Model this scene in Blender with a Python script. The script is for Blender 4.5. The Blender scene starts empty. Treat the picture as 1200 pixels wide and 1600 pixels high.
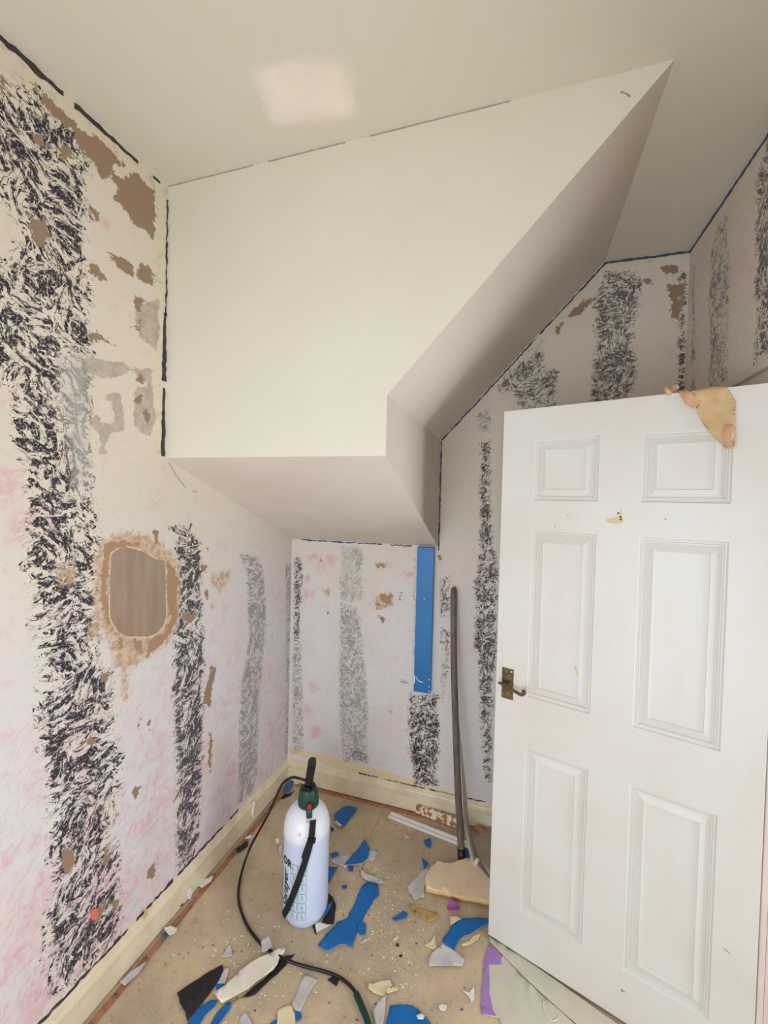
import bpy, bmesh, math, random
import numpy as np
from mathutils import Vector, Matrix, noise as mn

# ---------------------------------------------------------------- camera, light, exposure
SC = bpy.context.scene
COL = SC.collection
cam = bpy.data.cameras.new('camera'); camo = bpy.data.objects.new('camera', cam); COL.objects.link(camo)
camo.location = (1.2614, -2.2103, 1.6461); camo.rotation_euler = (1.5482, -0.0245, 0.3082)
cam.sensor_fit = 'VERTICAL'; cam.sensor_height = 36; cam.sensor_width = 27; cam.lens = 36*667.9/1600
cam.clip_start = 0.02
SC.camera = camo
W, H, D, BACKY = 1.938, 2.7843, 0.9403, -2.95
ZU, ZB, Z2, X3, X1 = 1.7913, 1.4229, 1.9791, 0.8586, 1.5998     # bulkhead heights and corners
world = bpy.data.worlds.new('world'); SC.world = world; world.use_nodes = True
world.node_tree.nodes['Background'].inputs[0].default_value = (0.75, 0.86, 1.0, 1)
world.node_tree.nodes['Background'].inputs[1].default_value = 1.0
def area(name, loc, rot, sx, sy, power, color, spread=math.pi):
    l = bpy.data.lights.new(name, 'AREA'); l.shape = 'RECTANGLE'; l.size = sx; l.size_y = sy
    l.energy = power; l.color = color; l.spread = spread
    o = bpy.data.objects.new(name, l); o.location = loc; o.rotation_euler = rot; COL.objects.link(o); return o
WX0, WX1, WZ0, WZ1 = 0.10, 1.50, 0.30, 1.90                      # the window behind the camera
area('window_daylight', ((WX0+WX1)/2, BACKY+0.04, (WZ0+WZ1)/2), (math.radians(90), 0, 0), WX1-WX0-.06, WZ1-WZ0-.06, 20, (0.93, 0.965, 1.0))
area('landing_fill', (W+0.9, -1.25, 1.1), (0, math.radians(90), 0), 1.7, 0.7, 18, (0.90, 0.95, 1.0))  # unseen fill lamp added beyond the doorway to brighten the left wall
gl = area('sun_glint', (0.85, -2.5, 1.05), (0, 0, 0), .25, .12, .022, (1.0, 0.94, 1.0), math.radians(1.8))   # sunlight thrown up on to the ceiling
gl.rotation_euler = (Vector((0.655, -1.12, H)) - gl.location).to_track_quat('-Z', 'Y').to_euler()
SC.view_settings.view_transform = 'Standard'; SC.view_settings.look = 'None'
SC.view_settings.gamma = 1.0; SC.view_settings.use_curve_mapping = False
SC.view_settings.exposure = 0.33

# ---------------------------------------------------------------- helpers
rnd = random.Random(7)
def lin(r, g, b):
    return tuple(((c/255)/12.92 if c/255 <= .04045 else ((c/255+.055)/1.055)**2.4) for c in (r, g, b)) + (1.0,)
def tag(o, label=None, cat=None, group=None, kind=None):
    if label: o['label'] = label
    if cat: o['category'] = cat
    if group: o['group'] = group
    if kind: o['kind'] = kind
    return o
def link(name, me, mats=(), parent=None, smooth=False):
    o = bpy.data.objects.new(name, me); COL.objects.link(o)
    for m in mats: me.materials.append(m)
    if parent is not None:
        o.parent = parent
        o.matrix_parent_inverse = parent.matrix_basis.inverted()
    if smooth:
        for p in me.polygons: p.use_smooth = True
    return o
def mesh(name, bm, mats=(), parent=None, smooth=False):
    bmesh.ops.recalc_face_normals(bm, faces=bm.faces)
    me = bpy.data.meshes.new(name); bm.to_mesh(me); bm.free()
    return link(name, me, mats, parent, smooth)
def empty(name, loc):
    o = bpy.data.objects.new(name, None); o.location = loc; o.empty_display_size = .05; COL.objects.link(o); return o
def box(bm, a, b, mi=0, bev=0.0):
    vs = [bm.verts.new((x, y, z)) for x in (a[0], b[0]) for y in (a[1], b[1]) for z in (a[2], b[2])]
    fs = []
    for q in ((0, 1, 3, 2), (4, 6, 7, 5), (0, 4, 5, 1), (2, 3, 7, 6), (0, 2, 6, 4), (1, 5, 7, 3)):
        f = bm.faces.new([vs[i] for i in q]); f.material_index = mi; fs.append(f)
    if bev:
        es = {e for f in fs for e in f.edges}
        bmesh.ops.bevel(bm, geom=list(es), offset=bev, segments=2, affect='EDGES', profile=.7)
def lathe(bm, prof, c=(0, 0), seg=48, mi=0, ridge=None):
    rings = []
    for r, z in prof:
        rg = []
        for i in range(seg):
            a = 2*math.pi*i/seg; rr = r
            if ridge and ridge[0] <= z <= ridge[1] and i % 2: rr = r*ridge[2]
            rg.append(bm.verts.new((c[0]+rr*math.cos(a), c[1]+rr*math.sin(a), z)))
        rings.append(rg)
    for a, b in zip(rings, rings[1:]):
        for i in range(seg):
            f = bm.faces.new((a[i], a[(i+1) % seg], b[(i+1) % seg], b[i])); f.material_index = mi
    for rg in (rings[0], rings[-1]):
        f = bm.faces.new(rg); f.material_index = mi
def smooth_path(pts, n=8):
    P = [Vector(p) for p in pts]; out = []
    for i in range(len(P)-1):
        p0 = P[max(i-1, 0)]; p1 = P[i]; p2 = P[i+1]; p3 = P[min(i+2, len(P)-1)]
        for k in range(n):
            t = k/n
            out.append(.5*((2*p1)+(p2-p0)*t+(2*p0-5*p1+4*p2-p3)*t*t+(3*p1-p0-3*p2+p3)*t**3))
    out.append(P[-1]); return out
def tube(bm, pts, r, seg=10, mi=0):
    rings = []; up = Vector((0, 0, 1)); n = len(pts)
    for i, p in enumerate(pts):
        t = (pts[min(i+1, n-1)]-pts[max(i-1, 0)]).normalized()
        if i == 0:
            u = t.cross(up)
            if u.length < .1: u = t.cross(Vector((1, 0, 0)))
            u.normalize()
        else:
            u = (u - t*u.dot(t)).normalized()
        v = t.cross(u); rr = r(i/(n-1)) if callable(r) else r
        rings.append([bm.verts.new(p+u*rr*math.cos(2*math.pi*k/seg)+v*rr*math.sin(2*math.pi*k/seg)) for k in range(seg)])
    for a, b in zip(rings, rings[1:]):
        for k in range(seg):
            f = bm.faces.new((a[k], a[(k+1) % seg], b[(k+1) % seg], b[k])); f.material_index = mi; f.smooth = True
    for rg in (rings[0], rings[-1]):
        f = bm.faces.new(rg); f.material_index = mi

# ---------------------------------------------------------------- node helper
class X:
    def __init__(s, g, sock): s.g = g; s.s = sock
    def __add__(s, o): return s.g.m('ADD', s, o)
    def __radd__(s, o): return s.g.m('ADD', s, o)
    def __sub__(s, o): return s.g.m('SUBTRACT', s, o)
    def __rsub__(s, o): return s.g.m('SUBTRACT', o, s)
    def __mul__(s, o): return s.g.m('MULTIPLY', s, o)
    def __rmul__(s, o): return s.g.m('MULTIPLY', s, o)
class G:
    def __init__(s, name):
        s.mat = bpy.data.materials.new(name); s.mat.use_nodes = True
        s.t = s.mat.node_tree; s.b = s.t.nodes['Principled BSDF']
    def n(s, ty, **kw):
        n = s.t.nodes.new(ty)
        for k, v in kw.items(): setattr(n, k, v)
        return n
    def set(s, sock, v):
        if isinstance(v, X): s.t.links.new(v.s, sock)
        else: sock.default_value = v
    def m(s, op, a, b=None, c=None, clamp=False):
        n = s.n('ShaderNodeMath', operation=op, use_clamp=clamp); s.set(n.inputs[0], a)
        if b is not None: s.set(n.inputs[1], b)
        if c is not None: s.set(n.inputs[2], c)
        return X(s, n.outputs[0])
    def uv(s):
        return X(s, s.n('ShaderNodeUVMap').outputs[0])
    def obj(s):
        return X(s, s.n('ShaderNodeTexCoord').outputs['Object'])
    def xyz(s, v):
        n = s.n('ShaderNodeSeparateXYZ'); s.set(n.inputs[0], v); return [X(s, o) for o in n.outputs]
    def comb(s, x, y, z=0.0):
        n = s.n('ShaderNodeCombineXYZ')
        for i, v in enumerate((x, y, z)): s.set(n.inputs[i], v)
        return X(s, n.outputs[0])
    def vm(s, op, a, b):
        n = s.n('ShaderNodeVectorMath', operation=op); s.set(n.inputs[0], a)
        if op == 'SCALE': s.set(n.inputs[3], b)
        else: s.set(n.inputs[1], b)
        return X(s, n.outputs[0])
    def noise(s, v, scale, detail=3, rough=.55, dist=0.0, dim='3D', col=False):
        n = s.n('ShaderNodeTexNoise', noise_dimensions=dim); s.set(n.inputs['Vector'], v)
        n.inputs['Scale'].default_value = scale; n.inputs['Detail'].default_value = detail
        n.inputs['Roughness'].default_value = rough; n.inputs['Distortion'].default_value = dist
        return X(s, n.outputs['Color' if col else 'Fac'])
    def vor(s, v, scale, dim='3D', rand=1.0):
        n = s.n('ShaderNodeTexVoronoi', voronoi_dimensions=dim); s.set(n.inputs['Vector'], v)
        n.inputs['Scale'].default_value = scale; n.inputs['Randomness'].default_value = rand
        return [X(s, n.outputs[k]) for k in ('Distance', 'Color', 'Position')]
    def step(s, v, a, b):
        n = s.n('ShaderNodeMapRange', interpolation_type='SMOOTHSTEP'); s.set(n.inputs[0], v)
        s.set(n.inputs[1], a); s.set(n.inputs[2], b); return X(s, n.outputs[0])
    def mix(s, f, a, b):
        n = s.n('ShaderNodeMix', data_type='RGBA'); s.set(n.inputs[0], f)
        s.set(n.inputs[6], a); s.set(n.inputs[7], b); return X(s, n.outputs[2])
    def attr(s, name):
        n = s.n('ShaderNodeAttribute', attribute_name=name); return s.xyz(X(s, n.outputs['Color']))
    def out(s, col, rough=.6, bump=None, strength=.3, dist=.002, spec=None):
        s.set(s.b.inputs['Base Color'], col); s.set(s.b.inputs['Roughness'], rough)
        if spec is not None: s.b.inputs['Specular IOR Level'].default_value = spec
        if bump is not None:
            n = s.n('ShaderNodeBump'); n.inputs['Strength'].default_value = strength
            n.inputs['Distance'].default_value = dist; s.set(n.inputs['Height'], bump)
            s.t.links.new(n.outputs[0], s.b.inputs['Normal'])
        return s.mat
def speck(name, c1, c2, scale=8, rough=.55, bumps=120, strength=.15, t=(.35, .7), spec=.4):
    g = G(name); o = g.obj(); n = g.noise(o, scale, 5)
    return g.out(g.mix(g.step(n, *t), lin(*c1), lin(*c2)), rough, g.noise(o, bumps, 3), strength, .001, spec)
def plain(name, c, rough=.5, metal=0.0, spec=.5):
    g = G(name); g.b.inputs['Metallic'].default_value = metal
    return g.out(lin(*c), rough, g.noise(g.obj(), 300, 2), .05, .0005, spec)

# ---------------------------------------------------------------- materials
M = {}
M['ceiling'] = speck('ceiling_paint', (213, 207, 190), (218, 210, 199), 2.2, .8, 60, .08, spec=.2)
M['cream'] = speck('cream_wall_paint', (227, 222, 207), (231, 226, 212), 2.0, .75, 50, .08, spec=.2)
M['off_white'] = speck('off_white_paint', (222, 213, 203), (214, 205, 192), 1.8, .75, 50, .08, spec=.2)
M['plain_wall'] = plain('plain_wall_paint', (225, 218, 205), .8)
def door_mat():
    g = G('white_door_gloss'); o = g.obj(); x, y, z = g.xyz(o)
    n = g.noise(o, 2.5, 4); sm = g.noise(g.comb(x*6, y*6, z*1.3), 1, 4, .6)
    c = g.mix(g.step(n, .35, .7), lin(225, 226, 223), lin(223, 218, 212))
    c = g.mix(g.step(sm, .5, .8)*.5, c, lin(218, 214, 205))
    sc = g.noise(o, 38, 5, .65)
    c = g.mix(g.step(sc, .68, .76)*.45, c, lin(190, 184, 172))
    grain = g.noise(g.comb(x*180, y*180, z*7), 1, 3)
    return g.out(c, .38, grain, .22, .0006, .4)
M['door'] = door_mat()
M['skirting'] = None
def skirt_mat():
    g = G('cream_skirting_gloss'); o = g.obj()
    a = g.noise(o, 9, 5); b = g.noise(o, 70, 4, .7)
    c = g.mix(g.step(a, .35, .7), lin(238, 226, 200), lin(222, 208, 178))
    c = g.mix(g.step(b, .68, .74)*.8, c, lin(120, 95, 70))
    return g.out(c, .4, b, .25, .001)
M['skirting'] = skirt_mat()
def floor_mat():
    g = G('worn_floor_sheet'); o = g.obj()
    a = g.noise(o, 3.2, 6, .6); b = g.noise(o, 14, 5, .65); d = g.noise(o, 45, 4, .65)
    c = g.mix(g.step(a, .35, .68), lin(212, 190, 156), lin(184, 166, 140))
    c = g.mix(g.step(b, .45, .75)*.55, c, lin(168, 152, 132))
    c = g.mix(g.step(b, .5, .3)*.0, c, lin(200, 180, 145))
    c = g.mix(g.step(d, .56, .72)*.45, c, lin(124, 114, 104))
    v, col, _ = g.vor(o, 28)
    cr, cg_, cb = g.xyz(col)
    spot = g.step(v + g.noise(o, 160, 3)*.25, .30, .19)*g.step(cr, .62, .64)
    c = g.mix(spot*.6, c, lin(98, 94, 96))
    v2, col2, _ = g.vor(o, 95)
    r2, q2, w2 = g.xyz(col2)
    c = g.mix(g.step(v2, .22, .12)*g.step(r2, .80, .82)*.8, c, lin(228, 218, 196))
    return g.out(c, .62, d, .25, .0015, .3)
M['floor'] = floor_mat()
M['blue'] = speck('blue_gloss_paint', (18, 108, 178), (14, 98, 168), 12, .42, 60, .1)
M['postblue'] = speck('post_blue_paint', (40, 124, 194), (34, 116, 186), 5, .38, 40, .06)
M['black'] = speck('black_paint', (30, 28, 30), (44, 42, 46), 25, .6, 90, .2)
M['greywhite'] = speck('grey_white_paint_back', (196, 190, 188), (212, 208, 206), 18, .7)
M['white'] = speck('white_paint_chip', (228, 224, 220), (238, 235, 232), 20, .6)
M['creamchip'] = speck('cream_paint_chip', (226, 210, 166), (236, 224, 186), 20, .7)
M['whitecream'] = speck('off_white_lining_paper', (232, 222, 202), (240, 232, 216), 22, .8, 60, .5)
M['tan'] = speck('tan_backing_paper', (214, 186, 142), (204, 172, 126), 18, .8, 50, .3)
M['tanpink'] = speck('pinkish_tan_paper', (212, 170, 138), (200, 158, 122), 22, .8)
M['board'] = speck('peach_board_face', (250, 226, 192), (244, 214, 178), 16, .85, 60, .25)
M['boardedge'] = speck('yellow_board_edge', (232, 204, 140), (222, 190, 120), 20, .8)
M['golden'] = speck('golden_brown_backing', (176, 138, 74), (196, 164, 104), 30, .6, 60, .4)
M['magenta'] = speck('magenta_paint', (176, 98, 166), (156, 78, 148), 30, .6)
M['shadebrown'] = speck('grey_brown_sheet', (160, 146, 124), (176, 162, 142), 12, .7)
M['lilac'] = speck('lilac_paint', (165, 128, 190), (158, 120, 182), 20, .7, 50, .2)
M['sheet'] = speck('greenish_white_sheet', (208, 202, 184), (200, 194, 178), 12, .75, 40, .15)
M['wood'] = speck('bare_reddish_wood', (176, 126, 94), (138, 92, 66), 30, .7, 140, .4)
M['redwood'] = speck('dusty_red_wood', (170, 110, 84), (190, 140, 110), 45, .8, 160, .4)
M['dark'] = plain('dark_gap', (40, 32, 30), .9)
M['caulk'] = plain('dark_old_paint_line', (58, 54, 58), .7)
M['blueline'] = plain('slate_blue_old_paint', (56, 74, 104), .6)
M['blueline2'] = plain('mid_blue_old_paint', (58, 84, 118), .6)
M['yellow'] = speck('old_yellow_cream_paint', (232, 216, 168), (222, 206, 160), 15, .6)
M['crack'] = plain('grey_crack', (170, 160, 142), .9)
M['ochre'] = plain('ochre_crack', (196, 160, 100), .9)
M['moulding'] = plain('white_moulding_paint', (236, 234, 230), .4)
M['green'] = plain('dark_green_plastic', (22, 66, 56), .4)
M['plastic_black'] = plain('black_plastic', (14, 14, 16), .38)
M['web'] = plain('black_webbing', (20, 20, 24), .8)
M['red'] = plain('red_plastic', (190, 36, 40), .35)
M['ink'] = plain('dark_green_ink', (30, 62, 50), .6)
M['inklight'] = plain('pale_green_ink', (178, 204, 196), .6)
M['inkline'] = plain('mid_green_ink', (130, 165, 152), .6)
M['jamb'] = speck('pinkish_white_gloss', (214, 202, 194), (206, 192, 184), 8, .5)
M['barewood'] = plain('bare_tan_patch', (222, 202, 170), .7)
M['hole'] = plain('dark_hole', (50, 34, 26), .8)
def pole_mat():
    g = G('weathered_wood_handle'); x, y, z = g.xyz(g.obj())
    n = g.noise(g.comb(x*60, y*60, z*2.2), 1.2, 4, .6); k = g.noise(g.obj(), 12, 4)
    c = g.mix(g.step(n, .35, .7), lin(120, 106, 96), lin(92, 80, 72))
    c = g.mix(g.step(k, .55, .75)*.5, c, lin(140, 124, 108))
    return g.out(c, .7, n, .3, .001)
M['pole'] = pole_mat()
def brass_mat():
    g = G('tarnished_brass'); n = g.noise(g.obj(), 60, 5, .6)
    g.b.inputs['Metallic'].default_value = .6
    return g.out(g.mix(g.step(n, .4, .65), lin(92, 80, 54), lin(132, 112, 78)), .45, n, .2, .0006)
M['brass'] = brass_mat()
def chip_mat():
    g = G('chipped_white_on_brown_wood'); x, y, z = g.xyz(g.obj())
    n = g.noise(g.obj(), 34, 4, .6)
    return g.out(g.mix(g.step(n, .49, .52), lin(172, 118, 74), lin(236, 224, 208)), .6, n, .3, .001)
M['chipped'] = chip_mat()
def bottle_mat():
    g = G('translucent_white_plastic'); x, y, z = g.xyz(g.obj())
    c = g.mix(g.step(z, .352, .325), lin(236, 238, 250), lin(206, 220, 246))
    m = g.out(c, .32)
    g.b.inputs['Subsurface Weight'].default_value = .35
    g.b.inputs['Subsurface Radius'].default_value = (.03, .035, .05)
    return m
M['bottle'] = bottle_mat()
def clear_mat():
    g = G('clear_plastic'); m = g.out(lin(235, 238, 245), .15)
    g.b.inputs['Alpha'].default_value = .45
    return m
M['clear'] = clear_mat()

def aged_wall_mat(name, top, low, zsplit=1.3, k=1.0):
    """old wallpapered wall: rag-rolled black stripes, pink sponging, bare plaster; where each sits comes from the wall's own attributes"""
    g = G(name); uv = g.uv()
    sx, sy, _ = g.xyz(uv); p = g.comb(sx, sy)
    S, F, A = g.attr('paint_a')      # stripe density, greyness, stroke angle
    Bm, Gm, Pk = g.attr('paint_b')   # bare plaster, grey filler, pink
    Tn, Ov, Cb = g.attr('paint_c')   # tan stain, skimmed patch, cream band
    warp = g.vm('SUBTRACT', g.noise(p, 13, 3, .6, col=True), (.5, .5, .5))
    pw = g.vm('ADD', p, g.vm('SCALE', warp, .055))
    def strokes(scale, fx, fy, seed, spread):
        d, c, q = g.vor(g.vm('ADD', pw, (seed, seed*.7, 0)), scale, '2D')
        cr, cg_, cb = g.xyz(c)
        ang = A + (cr - .5)*spread
        dv = g.vm('SUBTRACT', g.vm('ADD', pw, (seed, seed*.7, 0)), q); dx, dy, _ = g.xyz(dv)
        ca = g.m('COSINE', ang); sa = g.m('SINE', ang)
        rx = dx*ca + dy*sa; ry = dy*ca - dx*sa
        bend = rx*rx*14.0*(cg_ - .5)
        return g.noise(g.comb(rx*fx + cg_*40, (ry + bend)*fy + cb*40), 1.0, 3, .5, .7, '2D')
    n1 = strokes(11*k, 15*k, 62*k, 3.1, 2.0); n2 = strokes(19*k, 24*k, 95*k, 9.7, 2.6)
    st = n1*.62 + n2*.38
    big = g.noise(p, 11, 3, .6, .4); edge = g.noise(p, 45, 4, .6)
    cov = S + (big - .5)*1.9*g.step(S, 0.0, .3) + (edge - .5)*1.2*g.step(S, .02, .3)
    gate = g.step(S, .04, .22)
    thr = .685 - cov*.195
    solid = g.step(st, thr, thr + .03)
    wl = cov*.030 - .004
    lines = g.step(g.m('ABSOLUTE', n1 - .50), wl + .012, wl)*g.step(cov, .15, .45)*g.step(edge, .36, .46)
    lines2 = g.step(g.m('ABSOLUTE', n2 - .52), wl + .010, wl)*g.step(cov, .6, 1.0)
    ink = g.m('MAXIMUM', g.m('MAXIMUM', solid, lines), lines2*.85)*gate
    ink = ink*g.step(g.noise(p, 140, 3, .6), .22, .5)
    # ground colour, with the warm upper and cool lower daylight tinted into it
    hz = g.step(sy, zsplit + .5, zsplit - .5)
    tone = g.noise(p, 3.5, 4, .55); fine = g.noise(p, 30, 5, .65)
    base = g.mix(hz, lin(*top), lin(*low))
    base = g.mix(g.step(tone, .4, .68)*.55, base, lin(226, 212, 200))
    base = g.mix(g.step(S, .05, .5)*.35, base, lin(232, 223, 205))
    pn = g.noise(g.comb(sx*1.0 - sy*.3, sy*.8), 40, 6, .8, .6)*.62 + g.noise(p, 9, 4, .65, .5)*.38
    base = g.mix(g.step(pn + (Pk - .5)*.22, .46, .66)*.6*g.step(Pk, .02, .6), base, lin(222, 150, 172))
    base = g.mix(g.step(fine, .52, .75)*.5, base, lin(206, 196, 188))
    # cream painted band
    scr = g.noise(g.comb(sx*10, sy*10), 3.0, 5, .7)
    band = g.mix(g.step(scr, .52, .7)*.55, lin(224, 214, 190), lin(168, 156, 140))
    band = g.mix(g.step(sy, .30, .24), band, g.mix(g.step(scr, .5, .75)*.4, lin(234, 215, 166), lin(206, 188, 150)))
    base = g.mix(g.step(Cb + (edge - .5)*.5, .42, .55)*.85, base, band)
    # ink
    inkc = g.mix(F, lin(50, 46, 56), lin(138, 144, 148))
    base = g.mix(g.step(S, .1, .6)*F*.35, base, lin(176, 180, 180))
    col = g.mix(ink*(1.0 - F*.5), base, inkc)
    # grey filler, tan stain, bare plaster, skimmed patch
    e2 = g.noise(p, 60, 5, .7); e3 = g.noise(p, 9, 4, .6)
    fv = Gm + (e3 - .5)*.9 + (e2 - .5)*.6
    col = g.mix(g.step(fv, .48, .56)*g.step(Gm, .15, .3)*.8, col, g.mix(g.step(fine, .4, .6), lin(190, 178, 164), lin(170, 158, 146)))
    drip = g.noise(g.comb(sx*38, sy*5), 1.0, 4, .6)
    tv = Tn + (e2 - .5)*1.1 + (e3 - .5)*.8 + (drip - .5)*.8
    col = g.mix(g.step(tv, .42, .8)*g.step(Tn, .06, .35)*.8, col, g.mix(g.step(edge, .38, .62), lin(178, 142, 108), lin(218, 190, 160)))
    bv = Bm + (e2 - .5)*1.0 + (g.noise(p, 24, 4, .7) - .5)*1.0 + (drip - .5)*.35*g.step(Tn, .2, .6)
    bare = g.step(bv, .47, .50)*g.step(Bm, .10, .22)
    col = g.mix(bare, col, g.mix(g.step(Tn, .2, .6), lin(156, 131, 108), lin(174, 142, 112)))
    rim = g.step(Ov + (e2 - .5)*.35, .36, .42)*g.step(e3 + (edge - .5)*.5, .42, .5)
    col = g.mix(rim*g.step(Ov, .2, .3)*.8, col, lin(232, 208, 178))
    ov = g.step(Ov + (e2 - .5)*.16, .49, .53)
    streak = g.noise(g.comb(sx*30, sy*3), 1.0, 4, .6)
    col = g.mix(ov, col, g.mix(g.step(streak, .35, .7), lin(168, 150, 132), lin(158, 136, 116)))
    hgt = ink*.3 + fine*.5 - bare*1.0 - ov*.6 + edge*.4
    return g.out(col, .72, hgt, .35, .0012, .3)

# ---------------------------------------------------------------- wall surfaces with painted and stripped areas
def sdf(U, V, poly):
    """signed distance to a polygon (positive inside)"""
    P = np.array(poly, float); d = np.full(U.shape, 1e9); inside = np.zeros(U.shape, bool); n = len(P)
    for i in range(n):
        x1, y1 = P[i]; x2, y2 = P[(i+1) % n]; ex, ey = x2-x1, y2-y1; L = ex*ex+ey*ey+1e-12
        t = np.clip(((U-x1)*ex+(V-y1)*ey)/L, 0, 1)
        d = np.minimum(d, (U-x1-t*ex)**2+(V-y1-t*ey)**2)
        c = ((y1 > V) != (y2 > V)) & (U < (x2-x1)*(V-y1)/(y2-y1+1e-12)+x1)
        inside ^= c
    d = np.sqrt(d); return np.where(inside, d, -d)
def soft(U, V, polys, w=.02):
    m = np.zeros(U.shape)
    for p in polys:
        m = np.maximum(m, np.clip(.5+sdf(U, V, p)/(2*w), 0, 1))
    return m
def aged_wall(name, mat, u0, u1, v0, v1, to3, flip, spec, step=.01, holes=(), parent=None):
    nu, nv = int(round((u1-u0)/step))+1, int(round((v1-v0)/step))+1
    U, V = np.meshgrid(np.linspace(u0, u1, nu), np.linspace(v0, v1, nv))
    S = np.zeros(U.shape); F = np.zeros(U.shape); A = np.zeros(U.shape); Aw = np.zeros(U.shape)
    for poly, dens, grey, w in spec['stripes']:
        m = np.clip(.5+sdf(U, V, poly)/(2*w), 0, 1)*dens
        better = m > S
        F = np.where(m > .02, F + (grey-F)*np.clip(.5+sdf(U, V, poly)/.06, 0, 1) if grey > .7 else np.where(better, grey, F), F); S = np.maximum(S, m)
    A = spec['angle'](U, V)
    B = soft(U, V, spec.get('bare', []), .024); Gm = soft(U, V, spec.get('filler', []), .03)
    P = np.zeros(U.shape)
    for cu, cv, r, s in spec.get('pink', []):
        P = np.maximum(P, s*np.exp(-((U-cu)**2+(V-cv)**2)/(r*r)))
    P = np.maximum(P, spec.get('pinkbase', lambda u, v: 0*u)(U, V))
    T = soft(U, V, spec.get('stain', []), .035); O = soft(U, V, spec.get('skim', []), .02); C = soft(U, V, spec.get('band', []), .02)
    co = np.array([to3(u, v) for u, v in zip(U.ravel(), V.ravel())])
    idx = np.arange(nu*nv).reshape(nv, nu)
    q = np.stack([idx[:-1, :-1], idx[:-1, 1:], idx[1:, 1:], idx[1:, :-1]], -1).reshape(-1, 4)
    cu = (U[:-1, :-1]+step/2).ravel(); cv = (V[:-1, :-1]+step/2).ravel()
    keep = np.ones(len(q), bool)
    for a, b, c, d in holes: keep &= ~((cu > a) & (cu < b) & (cv > c) & (cv < d))
    q = q[keep]
    if flip: q = q[:, ::-1]
    me = bpy.data.meshes.new(name); me.from_pydata(co.tolist(), [], q.tolist())
    uvl = me.uv_layers.new(name='UVMap'); li = np.zeros(len(me.loops), np.int32); me.loops.foreach_get('vertex_index', li)
    su = -U if spec.get('mirror') else U
    uvs = np.stack([su.ravel()[li], V.ravel()[li]], -1); uvl.data.foreach_set('uv', uvs.ravel())
    for an, (a, b, c) in {'paint_a': (S, F, A), 'paint_b': (B, Gm, P), 'paint_c': (T, O, C)}.items():
        at = me.attributes.new(an, 'FLOAT_COLOR', 'POINT')
        at.data.foreach_set('color', np.stack([a.ravel(), b.ravel(), c.ravel(), np.ones(a.size)], -1).ravel())
    return tag(link(name, me, [mat], parent), kind='structure')

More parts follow.
